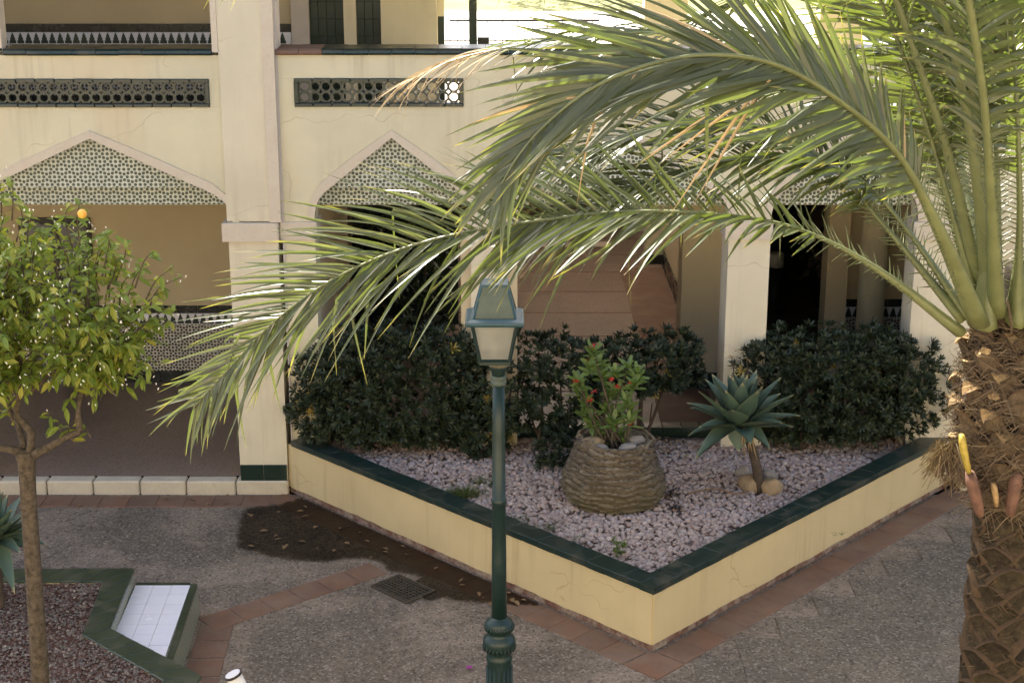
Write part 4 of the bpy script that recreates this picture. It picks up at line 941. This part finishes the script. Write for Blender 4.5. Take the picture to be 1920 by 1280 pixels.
# ================================================================== STAR BED WITH TILED BENCH (left front)
sb=empty('star_bed',(-3.6,11.8,0),'star shaped raised bed edged with olive green tiles at lower left','planter')
ZB=.45
outer=[Vector((-6.5,12.76,0)),Vector((-3.30,12.80,0)),Vector((-3.235,11.66,0)),Vector((-2.36,10.88,0)),Vector((-2.42,10.2,0)),Vector((-2.6,9.0,0))]
inner=[Vector((-6.5,12.52,0)),Vector((-3.50,12.53,0)),Vector((-3.42,11.545,0)),Vector((-2.62,10.80,0)),Vector((-2.66,10.2,0)),Vector((-2.84,9.0,0))]
for i in range(5):
    a,b,c,d=outer[i],outer[i+1],inner[i+1],inner[i]
    MB().prism([a,b,c,d][::-1],0,ZB-.012).build('side_wall','printy' if i==1 else 'pwall',sb)
    L=(b-a).length; n=max(2,int(round(L/.2)))
    for k in range(n):
        t0,t1=k/n+.004/L,(k+1)/n-.004/L
        q=[a.lerp(b,t0),a.lerp(b,t1),d.lerp(c,t1),d.lerp(c,t0)]; nrm=((a+b)/2-(c+d)/2).normalized()*.012
        q[0]=q[0]+nrm; q[1]=q[1]+nrm; cc=sum(q,Vector())/4; qq=[p_+(cc-p_).normalized()*.008 for p_ in q]
        tm=MB(); z0,z1=ZB-.03,ZB+U(-.001,.002)
        tm.add([(p_.x,p_.y,z0) for p_ in q]+[(p_.x,p_.y,z1-.006) for p_ in q]+[(p_.x,p_.y,z1) for p_ in qq],[(0,4,5,1)[::-1],(1,5,6,2)[::-1],(2,6,7,3)[::-1],(3,7,4,0)[::-1],(4,8,9,5)[::-1],(5,9,10,6)[::-1],(6,10,11,7)[::-1],(7,11,8,4)[::-1],(8,9,10,11)[::-1]])
        tm.f=[tuple(reversed(f)) for f in tm.f]
        tm.build('coping_tile','bedgreen',sb)
MB().prism([inner[0],inner[1],inner[2],inner[3],inner[4],inner[5],Vector((-6.5,9,0))][::-1],.02,.428).build('soil','bedsoil',sb)
P=[]; random.seed(55)
ipoly=[(p.x,p.y) for p in inner]+[(-6.5,9.0)]
while len(P)<9000:
    x,y=U(-4.75,-2.4),U(9.9,12.55)
    if inside((x,y),ipoly): P.append((x,y,.428+U(0,.010)+.012*mnoise.noise(Vector((x*3,y*3,0)))))
P=np.array(P); scatter('bed_chippings',P,rng.uniform(.009,.019,len(P)),oct_v,oct_f,'pebred',.3,.7,kind='stuff',label='dark red and grey chippings inside the star bed',category='gravel')
# bench
bn=empty('tiled_bench',(-2.95,12.1,0),'white tiled bench seat with green edge between the star bed points','bench')
HB=.30; bp=[Vector((-3.285,12.79,0)),Vector((-2.75,12.82,0)),Vector((-2.67,11.22,0)),Vector((-3.225,11.67,0))]
MB().prism([bp[3],bp[2],bp[1],bp[0]],0,HB-.02).build('side_wall','printy',bn)
gx=.055
for i in range(3):
    for j in range(9):
        u0,u1=(i+.01)/3,(i+.99)/3; v0,v1=(j+.01)/8,(j+.99)/8
        def q(u,v):
            a=bp[0].lerp(bp[1]+Vector((-gx,-.0,0)),u); x=a.x+.06*v*1.0-(1-u)*.0; y=12.78-v*1.5
            return x,y
        pts4=[q(u0,v0),q(u1,v0),q(u1,v1),q(u0,v1)]
        # clip against the bed diagonal
        def ok(p): return (p[0]+3.235)*(-.78)-(p[1]-11.66)*(.875) <0
        lim=lambda x:11.66-(x+3.235)*.8914+.004
        pts4=[(x,max(y,lim(x))) for x,y in pts4]
        if abs(pts4[0][1]-pts4[3][1])+abs(pts4[1][1]-pts4[2][1])<.03: continue
        tm=MB(); tm.prism(pts4[::-1],HB-.02,HB+U(-.0008,.0008)); tm.build('seat_tile','wtile',bn)
for k in range(8):
    a,b=Vector((-2.775,12.80,0)),Vector((-2.70,11.25,0)); p,q_=a.lerp(b,(k+.01)/8),a.lerp(b,(k+.99)/8); w=Vector((.027,0,0))
    MB().prism([p-w,q_-w,q_+w,p+w],HB-.022,HB+.004).build('edge_tile','bedgreen',bn)
MB().prism([(-3.285,12.785),(-2.81,12.79),(-2.81,12.825),(-3.285,12.825)],HB-.02,HB+.004).build('edge_tile','bedgreen',bn)
# second bench seat peeping in below
b2=empty('tiled_bench',(-2.2,10.5,0),'white tiled bench corner at the bottom edge below the star bed','bench')
MB().prism([(-2.34,10.86),(-2.40,10.1),(-1.9,10.3),(-2.18,10.76)],0,HB-.02).build('side_wall','printy',b2)
MB().prism([(-2.35,10.85),(-2.40,10.1),(-1.93,10.3),(-2.2,10.73)],HB-.02,HB).build('seat_tile','wtile',b2); MB().prism([(-2.2,10.74),(-1.93,10.31),(-1.89,10.30),(-2.16,10.77)],HB-.021,HB+.004).build('edge_tile','bedgreen',b2)

# tubular spotlight on a stake
t1,t0=aty(437,1264,9.5),aty(470,1330,9.5); sl=empty('garden_spotlight',(t0.x+.1,9.5,0),'white tubular garden spotlight tilted up at the bottom edge','lamp')
dd=(t1-t0).normalized(); MB().tube([t0,t1],.054,24).build('housing','plastic',sl,True); MB().tube([t1-dd*.012,t1+dd*.004],.058,24).build('rim','darkmetal',sl); MB().tube([t1+dd*.004,t1+dd*.009],.052,24).build('lens','wtile',sl)
MB().tube([t0,Vector((t0.x+.05,9.5,.7)),Vector((t0.x+.06,9.5,0))],.02,8).build('stake','darkmetal',sl)

# ================================================================== ORANGE TREE
random.seed(99)
ot=empty('orange_tree',(-3.30,10.0,.35),'small orange tree with one ripe fruit and white blossoms at left','tree')
TY=10.0
A=lambda x,y,dy=0: aty(x,y,TY+dy)
tr=MB(); tr.tube(catmull([A(80,1430),A(76,1280),A(66,1120),A(55,960),A(50,870),A(48,845)],16),[.072,.069,.066,.064,.062,.06,.058,.057,.056,.055,.055,.056,.06,.066,.072,.065],12)
tr.build('trunk','bark',ot,True)
limbs=[([A(52,852),A(20,842,-.05),A(-25,835,-.1),A(-70,810,-.1)],.04),([A(52,855),A(60,815),A(42,790,.05),A(30,775,.05),A(38,730,.05),A(42,690,.08),A(30,640,.1)],.035),
       ([A(55,855),A(90,838,-.05),A(125,818,-.08),A(150,808,-.1)],.042),([A(150,806,-.1),A(147,785,-.1),A(148,755,-.08),A(158,725,-.05),A(170,695,-.02),A(185,670,0)],.027),
       ([A(42,738,.05),A(70,725,0),A(95,700,0),A(130,670,.05),A(150,655,.1)],.018),([A(45,840),A(35,800,.12),A(18,770,.2),A(10,700,.25),A(5,620,.25)],.03)]
ends=[]
for pts_,r in limbs:
    c=catmull(pts_,12); MB().tube(c,[r*.82*(1-.5*i/11) for i in range(12)],8).build('limb','bark',ot,True); ends.append(c[-1])
def crown_ok(p):
    # silhouette of the crown measured at its own distance (x, z in metres)
    x,z=p.x,p.z
    e=((x+3.12)/.98)**2+((z-3.60)/.58)**2
    return e<1
twig=MB(); leaves=MB(); lt=[]; tw_pts=[]
srcs=[limbs[1][0][-1],limbs[3][0][-1],limbs[4][0][-1],limbs[5][0][-1],limbs[1][0][-2],limbs[3][0][-2]]
def put_leaf(p,d,s=1):
    L=.082*U(.6,1.25)*s
    blade(leaves,p,d,Vector((0,-.35,1))+Vector((U(-.5,.5),U(-.5,.5),0)),L,L*.40,4,U(.05,.5),.28,lambda t:(.08,.72,1,.72,.03)[min(4,int(round(t*4)))],lt,None,U(-.5,.5))
def sprig(a,b,n=9,s=1):
    a,b=Vector(a),Vector(b); c=catmull([a,(a+b)/2+Vector((U(-.05,.05),U(-.05,.05),U(.0,.07))),b],7); twig.tube(c,[.006*(1-.7*i/6) for i in range(7)],4,False)
    t=(b-a).normalized()
    for i in range(n):
        k=.3+.7*i/(n-1); q=c[min(6,int(k*6))]; ax=Vector((U(-1,1),U(-1,1),U(-.9,.35))).normalized()
        put_leaf(q,(ax+t*.5),s)
    tw_pts.append(b)
clumps=[]
for _ in range(9000):
    p=Vector((U(-4.2,-2.05),U(9.35,10.65),U(2.88,4.35)))
    if len(clumps)>=470: break
    q=Vector((p.x,0,p.z)); yy=(p.y-10)/.62
    e=((p.x+3.25)/1.08)**2+((p.z-3.54)/.68)**2+yy*yy
    if e>1.0+.25*mnoise.noise(p*1.7): continue
    if mnoise.noise(p*2.6+Vector((3,1,2)))<-.36: continue
    clumps.append(p)
for p in clumps:
    s=min(srcs,key=lambda k:(Vector(k)-p).length); d=(p-Vector(s)); L=d.length; a=p-d.normalized()*min(.28,L*.7)
    sprig(a,p,random.randint(11,16))
for x,y in ((15,730),(55,725),(95,715),(130,700),(165,690),(190,720),(10,660),(180,650),(140,640),(300,610),(318,600),(310,545),(220,715),(245,735),(285,720),(60,690),(90,680),(20,700),(40,660),(120,665),(70,640),(265,640),(250,660),(280,690),(300,680),(260,700),(230,640),(205,690),(300,640),(325,570),(340,520),(325,500),(290,470),(130,385),(150,380),(165,420),(110,410),(20,330),(0,345),(30,370),(10,400),(60,400)):
    b=A(x,y,U(-.2,.15)); s=min(srcs,key=lambda k:(Vector(k)-b).length); a=b+(Vector(s)-b).normalized()*.3; sprig(a,b,11,1.08)
for x,y in ((110,790),(95,775),(130,800),(150,790),(15,770),(10,735)):
    b=A(x,y,U(-.15,0)); sprig(b+Vector((U(-.03,.06),.02,-.12)),b,6,1.05)
leaves.at['t']=lt
leaves.build('crown','citrus',ot,kind='stuff'); twig.build('twigs','bark',ot,kind='stuff')
bl=MB()
for p in tw_pts:
    if random.random()<.55:
        for _ in range(random.randint(1,3)):
            c=p+Vector((U(-.06,.06),U(-.09,.0),U(-.03,.08))); r=U(.003,.0055)
            bl.tube([c,c+Vector((U(-.01,.01),U(-.01,0),U(.008,.018)))],[r*.7,r],5)
bl.build('blossom_buds','petal',ot,kind='stuff')
oc=A(154,401,-.35); import bmesh
bm=bmesh.new(); bmesh.ops.create_icosphere(bm,subdivisions=3,radius=.029); me=bpy.data.meshes.new('orange'); bm.to_mesh(me); bm.free(); me.materials.append(M['orange']); me.polygons.foreach_set('use_smooth',[True]*len(me.polygons))
link('orange',me,ot,oc)

# ================================================================== PALM
PXc,PYc=2.70,8.05
palm=empty('palm_tree',(PXc,PYc,0),'date palm with rough scaly trunk and arching fronds at the right','tree')
def trad(z):
    if z<2.95: return .158
    if z<3.25: return .158+(z-2.95)/.3*.117
    if z<3.9: return .275+.03*math.sin((z-3.25)/.65*math.pi)
    return max(.16,.275-(z-3.9)*.45)
zs=[i*.06 for i in range(0,73)]
MB().lathe([(trad(z)*.90,z) for z in zs],PXc,PYc,28,lambda r,z,g:r*(1+.05*mnoise.noise(Vector((math.cos(g)*3,math.sin(g)*3,z*6))))).build('trunk','boot',palm,True)
# leaf base scale (lower): flattened rhomb with raised edge ; upper: cut stub
def scale_mesh(w,h,th,mat,name):
    mb=MB(); e=[]; N_=12
    for ring,(k,d) in enumerate(((1.04,-.02),(1.0,.75),(.955,1.0),(.88,.70),(.0,.92))):
        for i in range(N_):
            g=2*math.pi*i/N_; c,s=math.cos(g),math.sin(g)
            rr=1/(abs(c)**1.35+abs(s)**1.35)**(1/1.35)
            x,z=c*rr*w*.5*k,s*rr*h*.5*k
            mb.v.append((x, -(d*th) - (z/h)*th*.7 + (x*x)*1.9, z)); e.append((1,1,1,.25,0)[ring])
    for r in range(4):
        for i in range(N_): mb.f.append((r*N_+i,r*N_+(i+1)%N_,(r+1)*N_+(i+1)%N_,(r+1)*N_+i))
    mb.at['e']=e; return mb.mesh(name,mat,True)
lowS=[scale_mesh(.225,.175+.02*i,.034+.008*i,'boot','leaf_base') for i in range(3)]
def wedge(name,h,tw,out,slant):
    mb=MB(); e=[]; secs=((-.11,.13,.0),(-.03,.125,.035),(.04,.095,.05),(h,tw,out))
    for q,(z_,w,o) in enumerate(secs):
        for j,x in enumerate((-1,-.6,0,.6,1)):
            mb.v.append((x*w,-(o+.045*(1-abs(x)**1.5)*(.4 if q==0 else 1)),z_+(slant*(1-abs(x)) if q==3 else 0)+(.02*abs(x) if q<3 else 0))); e.append(1 if abs(x)==1 else .2 if q<3 else .8)
    for q in range(3):
        for j in range(4): a=q*5+j; mb.f.append((a,a+1,a+6,a+5))
    n0=len(mb.v)
    for j,x in enumerate((-1,-.6,0,.6,1)): mb.v.append((x*tw*.9,-out+.05,h*.55+.02)); e.append(0)
    cutf=[(15+j,16+j,n0+j+1,n0+j) for j in range(4)]
    k0=len(mb.f); mb.f+=cutf; mb.at['e']=e; me=mb.mesh(name,'bootU',False); me.materials.append(M['cut'])
    for i in range(k0,k0+4): me.polygons[i].material_index=1
    return me
upS=[wedge('leaf_base',.10,.055,.085,-.03),wedge('leaf_base',.13,.045,.10,.02),wedge('leaf_base',.08,.07,.07,-.05),wedge('leaf_base',.06,.08,.06,.0)]
random.seed(12); row=0; z=.12
while z<3.98:
    n=6 if z<3.1 else 8; up=z>3.10; 
    for i in range(n):
        g=2*math.pi*(i+.5*(row%2))/n+U(-.04,.04)+row*.06; r=trad(z)*.93
        if math.sin(g)>.55 and z<1.6: continue
        me=random.choice(upS if up else lowS)
        link('leaf_base',me,palm,(PXc+math.cos(g)*r,PYc+math.sin(g)*r,z+U(-.015,.015)),(U(-.12,.12)+(.12 if up else 0),U(-.16,.16),g+math.pi/2),(U(.92,1.12)*(.74 if up else 1),U(.8,1.3)*(.8 if up else 1),U(.92,1.15)*(.85 if up else 1)))
    z+=.104 if not up else .105; row+=1
# cut petiole stubs on the upper trunk
stubs=[(1815,665,.055),(1800,760,.05),(1828,770,.045),(1858,745,.05),(1800,800,.04),(1870,815,.055),(1905,800,.05),(1840,690,.05),(1880,700,.06),(1890,825,.045),(1842,805,.04),(1910,690,.05),(1795,720,.045)][:5]
for x,y,s_ in stubs:
    p=aty(x,y,PYc-.27); g=math.atan2(p.y-PYc,p.x-PXc); dr=Vector((math.cos(g),math.sin(g),.55)).normalized(); b=Vector((PXc+math.cos(g)*.24,PYc+math.sin(g)*.24,p.z-.05)); e_=b+dr*U(.07,.11)
    w=Vector((-math.sin(g),math.cos(g),0)); n_=dr.cross(w).normalized()
    m_=MB(); ring=lambda c,a,t:[c-w*a-n_*t*.3,c-w*a*.5-n_*t,c+w*a*.5-n_*t,c+w*a-n_*t*.3,c+w*a*.7+n_*t*.6,c-w*a*.7+n_*t*.6]
    r0,r1=ring(b,s_*1.15,.03),ring(e_,s_*.72,.022); m_.add(r0+r1,[(i,(i+1)%6,6+(i+1)%6,6+i) for i in range(6)]); m_.build('petiole_stub','bootU',palm)
    c2=MB(); r2=ring(e_+dr*.002,s_*.7,.021); c2.add(r2,[(0,1,2,3,4,5)]); c2.build('cut_face','cut' if random.random()<.7 else 'cutY',palm)
for pts_,w,mat in (([(1803,815),(1808,850),(1818,890)],.034,'cutY'),([(1818,885),(1828,925),(1838,965)],.055,'pinkstub'),([(1908,885),(1900,925),(1893,965)],.055,'pinkstub'),([(1862,905),(1866,925),(1868,948)],.028,'cut'),([(1888,560),(1895,600),(1897,625)],.012,'bootU')):
    MB().tube(catmull([aty(x,y,PYc-.30) for x,y in pts_],6),[w*.7,w,w,w*.95,w*.85,w*.6],8,True,.6).build('petiole_stub',mat,palm,True)
# fibre
random.seed(13); fb=MB()
for _ in range(5600):
    z=U(3.02,4.12); g=U(0,2*math.pi) 
    if math.sin(g)>.5: continue
    r=trad(z)*U(.98,1.14); p=Vector((PXc+math.cos(g)*r,PYc+math.sin(g)*r,z)); t=Vector((-math.sin(g),math.cos(g),0))*random.choice((-1,1)); o_=Vector((math.cos(g),math.sin(g),0))
    blade(fb,p,t*U(.3,1)+o_*U(-.05,.35)+Vector((0,0,U(-.7,.5))),o_,U(.05,.18),.007,3,U(-.2,.5),.0,lambda t:1-.6*t)
for _ in range(1500):
    z=U(1.9,3.1); g=U(math.pi,2*math.pi); r=trad(z)*U(1.0,1.08); p=Vector((PXc+math.cos(g)*r,PYc+math.sin(g)*r,z)); t=Vector((-math.sin(g),math.cos(g),0))*random.choice((-1,1)); o_=Vector((math.cos(g),math.sin(g),0))
    blade(fb,p,t+o_*.2+Vector((0,0,U(-.7,.5))),o_,U(.03,.10),.004,3,.2,.0,lambda t:1-.6*t)
# hanging fibrous tuft at the left of the trunk
tc=aty(1785,860,PYc-.1)
for _ in range(420):
    p=tc+Vector((U(-.09,.09),U(-.08,.06),U(-.02,.11))); blade(fb,p,(U(-.8,.5),U(-.5,.3),U(-1,-.2)),(0,-1,0),U(.06,.15),.006,3,.2,0,lambda t:1-.5*t)
fb.build('fibre','fibre',palm,kind='stuff')

def frond(ctrl,n=70,Lmax=.62,W=.032,s0=.30,Nrm=(0,0,1),seed=0,droop=.18,lift=.30,a0=62,a1=22,rad=.022,dryp=.0,tipdry=False,spines=True,asym=(1,1),mat='palm',rmat='rachis',base_r=.05,N2=None,asd=(1,1)):
    random.seed(seed); C=catmull(ctrl,60); fr=empty('frond',C[0],'','',None,palm); Nn=Vector(Nrm).normalized()
    rr=[]
    for i in range(60):
        t=i/59; r=rad*(1-t)**.75+.003; 
        if t<.2: r=r+(base_r-rad)*(1-t/.2)**1.5
        rr.append(r)
    MB().tube(C,rr,8,True,.62).build('rachis',rmat,fr,True)
    mb=MB(); tt_=[]; dm=MB(); dt=[]; sp_=MB()
    lens=[0]
    for i in range(1,60): lens.append(lens[-1]+(C[i]-C[i-1]).length)
    def at(s):
        L=s*lens[-1]; i=1
        while i<59 and lens[i]<L: i+=1
        k=(L-lens[i-1])/max(1e-6,lens[i]-lens[i-1]); return C[i-1].lerp(C[i],k),(C[i]-C[i-1]).normalized()
    for i in range(n):
        s=s0+(1-s0)*(i+.5)/n; u=(s-s0)/(1-s0)
        for side in (-1,1):
            ss=min(.998,s+U(-.3,.3)*(1-s0)/n); p,T=at(ss)
            Nu=Nn.lerp(Vector(N2).normalized(),u) if N2 else Nn; nl=(Nu-T*Nu.dot(T)).normalized(); Sd=T.cross(nl).normalized()*side
            env=(min(1,.35+u*2.6))*(1-.62*max(0,(u-.55)/.45)**1.3)
            L=Lmax*env*U(.85,1.12)*asym[0 if side<0 else 1]; a=R((a0+(a1-a0)*u**.8)*asd[0 if side<0 else 1]+U(-6,6)); lf_=lift*U(.2,1.6)
            if random.random()<.07: a+=U(-.3,.3); lf_+=U(-.6,.6); L*=U(.5,1)
            d=T*math.cos(a)+(Sd*math.cos(lf_)+nl*math.sin(lf_))*math.sin(a)
            dry=random.random()<dryp or (tipdry and u>.72)
            m_,t_=(dm,dt) if dry else (mb,tt_)
            blade(m_,p,d,nl*.8+T*-.35,L,W*U(.8,1.2)*(.55 if dry else 1)*(1-.35*u),6,droop*U(.3,1.6)*(1.6 if dry else 1),.38,lambda t:(.45+.55*min(1,t*6))*max(.03,1-t**2.4) ,t_,None,U(-.6,.6),Vector((U(-.13,.13),U(-.13,.13),U(-.16,.06))),(U(.35,.75),Vector((U(-.4,.2),U(-.3,.3),-1)).normalized()) if random.random()<.05 else None)
    if spines:
        for i in range(26):
            s=.07+(s0-.05)*i/26; p,T=at(s); nl=(Nn-T*Nn.dot(T)).normalized()
            for side in (-1,1):
                Sd=T.cross(nl).normalized()*side; d=T*.55+Sd*U(.7,1)+nl*U(-.2,.5); l_=U(.05,.12)+.16*max(0,(s-s0*.55)/s0)
                sp_.tube([p,p+d.normalized()*l_*.5,p+d.normalized()*l_],[.0045,.0035,.0008],4,False)
        sp_.build('spines',rmat,fr,True,kind='stuff')
    mb.at['t']=tt_; mb.build('leaflets',mat,fr,kind='stuff')
    if dm.v: dm.at['t']=dt; dm.build('dry_leaflets','palmdry',fr,kind='stuff')
    return fr
def path(*p): return [aty(x,y,Y) for x,y,Y in p]
# long low frond reaching left
frond(path((1800,622,7.85),(1660,515,7.75),(1530,442,7.7),(1400,408,7.65),(1200,396,7.6),(1000,415,7.55),(800,452,7.5),(640,515,7.5),(520,598,7.5),(430,690,7.5),(362,765,7.5)),112,.68,.030,.22,(-.18,-.45,.87),1,.10,.48,56,28,.016,.004,base_r=.05,N2=(-.40,-.95,.15))
# big arching frond in front, seen from below
frond(path((1835,605,7.75),(1760,430,7.3),(1680,285,7.0),(1560,180,6.7),(1450,120,6.5),(1335,103,6.35),(1220,120,6.25),(1110,165,6.15),(1022,235,6.1),(970,295,6.05),(940,345,6.0)),88,.69,.044,.30,(-.1,.80,-.52),2,.07,.14,66,26,.020,.02,base_r=.06,asd=(.82,.60))
# fronds behind, sunlit
frond(path((1805,600,8.1),(1660,425,8.2),(1545,300,8.3),(1420,235,8.35),(1250,235,8.4),(1080,290,8.4),(930,370,8.4)),80,.66,.034,.26,(-.2,-.30,.93),3,.22,.35,64,22,.020,.01,base_r=.045)
frond(path((1815,595,8.1),(1700,430,8.2),(1600,330,8.25),(1450,290,8.3),(1270,320,8.3),(1100,390,8.25),(960,470,8.2)),78,.62,.034,.26,(-.2,-.35,.92),4,.24,.35,62,22,.018,.01,base_r=.045)
frond(path((1830,590,8.3),(1690,300,8.5),(1560,150,8.7),(1400,80,8.8),(1200,62,8.8),(1010,80,8.8),(860,110,8.8),(760,155,8.8)),66,.58,.032,.30,(0,-.1,1),5,.25,.3,60,18,.018,.01,True,base_r=.045)
frond(path((1840,590,8.3),(1740,280,8.6),(1640,80,8.8),(1500,-60,9.0),(1300,-120,9.2),(1100,-110,9.3),(930,-40,9.3)),60,.62,.034,.28,(0,.1,1),6,.3,.3,60,20,.02,base_r=.045)
frond(path((1840,600,7.95),(1780,380,7.9),(1720,180,7.85),(1650,0,7.8),(1560,-160,7.7),(1430,-280,7.6)),60,.62,.036,.30,(-.5,-.5,.6),7,.2,.3,62,24,.022,base_r=.055)
frond(path((1845,605,7.85),(1848,420,7.75),(1825,200,7.65),(1800,0,7.55),(1760,-200,7.4),(1690,-380,7.2)),56,.6,.036,.34,(-.3,-.9,.2),8,.2,.3,60,24,.030,base_r=.105)
frond(path((1870,590,8.2),(1872,380,8.3),(1860,150,8.4),(1850,-80,8.6),(1830,-280,8.8)),56,.6,.036,.36,(0,-.5,.6),9,.2,.3,60,24,.024,base_r=.06)
frond(path((1905,600,7.85),(1912,400,7.7),(1905,180,7.6),(1895,-30,7.5),(1900,-240,7.3)),56,.6,.036,.36,(.2,-.9,.2),10,.2,.3,60,24,.028,base_r=.09)
frond(path((1930,600,7.9),(1985,380,7.8),(2060,160,7.7),(2180,0,7.6),(2350,-60,7.5)),56,.6,.036,.30,(.3,-.4,.8),11,.2,.3,60,22,.022,base_r=.055)
frond(path((1920,590,8.2),(1960,330,8.6),(2030,120,9.0),(2130,-30,9.4),(2280,-60,9.8)),50,.6,.036,.30,(.3,.3,.9),12,.2,.3,60,22,.022,base_r=.055)
frond(path((1850,590,8.3),(1800,300,8.9),(1730,100,9.4),(1620,0,9.9),(1470,-20,10.3),(1320,30,10.6)),60,.62,.036,.28,(-.2,.3,1),14,.25,.3,60,22,.020,base_r=.045)
frond(path((1845,600,8.4),(1790,380,8.8),(1700,230,9.2),(1570,170,9.6),(1420,180,9.9),(1290,240,10.1)),56,.56,.034,.28,(-.2,.2,1),15,.25,.3,60,22,.020,base_r=.045)
frond(path((1935,620,7.8),(2020,520,7.5),(2130,470,7.3),(2270,480,7.1),(2400,560,7.0)),50,.6,.034,.26,(.1,-.3,1),16,.2,.3,60,22,.020,base_r=.045)
frond(path((1860,595,8.0),(1830,330,8.0),(1770,100,8.0),(1740,-60,8.05),(1660,-260,8.1)),54,.62,.036,.34,(-.6,-.2,.6),17,.22,.3,62,24,.022,base_r=.05)
# fronds that arch overhead, above the picture, and shade the crown
frond(path((1850,590,8.0),(1750,200,7.6),(1560,-250,7.3),(1250,-520,7.0),(900,-470,6.9),(620,-220,6.8),(450,-60,6.8)),64,.62,.036,.28,(0,-.1,1),21,.35,.3,60,20,.02,base_r=.045)
frond(path((1860,590,7.9),(1800,150,7.3),(1640,-350,6.8),(1380,-620,6.4),(1080,-620,6.1),(800,-430,6.0)),60,.64,.036,.28,(0,-.1,1),22,.35,.3,60,20,.02,base_r=.045)
frond(path((1870,590,7.8),(1840,150,7.0),(1740,-300,6.3),(1560,-560,5.8),(1330,-600,5.5)),60,.64,.036,.28,(0,-.2,1),24,.3,.3,60,20,.02,base_r=.045)
# brown spathe and tan ribbons
MB().tube(catmull(path((1855,345,8.2),(1812,240,8.25),(1772,140,8.3),(1742,40,8.35)),14),[.02,.04,.05,.055,.055,.055,.052,.05,.047,.043,.04,.035,.03,.02],10,True,.4).build('spathe','spathe',palm,True)
random.seed(19); rbm=MB(); rt=[]
for x0,y0,x1,y1 in ((1420,165,1255,400),(1425,170,1300,380),(1418,168,1305,330),(1330,215,1190,310),(1445,150,1240,300)):
    a,b=aty(x0,y0,6.45),aty(x1,y1,6.3); blade(rbm,a,b-a,(0,-1,.2),(b-a).length,.015,8,.02,.3,lambda t:(.5+.5*min(1,t*5))*max(.05,1-t**2),rt,None,U(-.4,.4))
rbm.at['t']=rt; rbm.build('dry_leaflets','palmdry',palm,kind='stuff')

# ================================================================== small things in the arcade
bx=empty('ash_bin',(3.76,22.2,.15),'black pedestal ash bin with pale top inside the right arch','bin')
MB().lathe([(.19,.15),(.19,.18),(.10,.20),(.10,.82),(.12,.84)],3.76,22.2,20).build('pedestal','darkmetal',bx,True); MB().lathe([(.115,.842),(.115,1.02),(.09,1.05)],3.76,22.2,20).build('cap','white',bx,True)
random.seed(61)
def indoor(label,cx,cy,rx,z1,n,seed):
    random.seed(seed); r=empty('indoor_plant',(cx,cy,.15),label,'plant'); f=MB()
    for _ in range(n):
        p=Vector((cx+U(-rx,rx),cy+U(-.4,.4),.55+U(0,z1-.55)))
        for _ in range(5): blade(f,p,(U(-1,1),U(-1,.6),U(-.9,.6)),(0,0,1),U(.10,.18),.05,3,.35)
    f.build('foliage','indoor',r,kind='stuff'); MB().lathe([(.16,.15),(.22,.5),(.22,.53)],cx,cy,16).build('pot','darkmetal',r); MB().tube([(cx,cy,.5),(cx,cy,z1*.8)],.025,6).build('stem','darkbark',r)
indoor('dark leafy plant in the shade behind the left part of middle arch',-1.72,20.9,.45,1.9,120,62)
indoor('dark leafy plant in the shade inside the right arch',4.55,22.6,.45,1.7,90,63)
indoor('dark leafy plant beside the pier inside the middle arch',-1.15,20.6,.35,2.2,80,64)
# wall bench with white supports, left arcade
wb=empty('wall_bench',(-5.3,18.7,.15),'red brown wooden wall bench with white supports in left arcade','bench')
p0,p1=aty(108,700,18.6),aty(198,700,18.6)
MB().box(p0.x,p1.x,18.5,18.9,.42,.48).build('seat','wood',wb)
for x in (p0.x-.0,p1.x-.05): MB().box(x,x+.05,18.60,18.9,.28,.419).build('support','white',wb)
q0,q1=aty(373,690,18.7),aty(470,690,18.7)
wp=MB().box(q0.x,q1.x,18.55,18.97,.15,.36); thing(wp.build('plinth','white'),'low white block against back wall behind the left pier','plinth')
# railing on the terrace
rl=empty('terrace_railing',(-.6,26.0,3.5),'thin grey metal railing on the sunlit terrace behind the gallery','railing')
MB().box(-1.0,1.4,26.0,26.03,3.93,3.965).build('top_rail','darkmetal',rl)
for i in range(20): MB().box(-1.0+i*.12,-1.0+i*.12+.014,26.002,26.028,3.5,3.929).build('baluster','darkmetal',rl)
# street trees beyond
random.seed(71)
for (x,y,h,lb) in ((.35,36.0,3.6,'street tree with dark trunk on the dry grass bank'),(6.5,40,4.2,'round green tree on the bank at the right behind the palm')):
    t_=empty('street_tree',(x,y,3.6),lb,'tree'); MB().tube([(x,y,3.4),(x+.05,y,5),(x,y,3.6+h*.6)],[.16,.13,.09],9).build('trunk','darkbark',t_,True)
    f=MB()
    for _ in range(500):
        d=Vector((U(-1,1),U(-1,1),U(-.7,.8))); 
        if d.length>1: continue
        p=Vector((x,y,3.6+h))+d*1.7
        for _ in range(4): blade(f,p,(U(-1,1),U(-1,1),U(-.6,.8)),(0,0,1),.16,.08,2,.2)
    f.build('crown','citrus',t_,kind='stuff')
for i,(x,y) in enumerate(((-2.6,35.2),(-.9,35.8),(3.5,36.2))):
    f=MB(); random.seed(80+i)
    for _ in range(260): blade(f,(x+U(-.8,.8),y+U(-.5,.5),3.55+U(0,.25)),(U(-.8,.8),U(-.8,.8),1),(0,0,1),U(.15,.4),.03,3,.3)
    thing(f.build('bank_bush','grass'),('leftmost','middle','rightmost')[i]+' grassy bush on the sunlit bank behind gallery','bush','bushes on the bank')
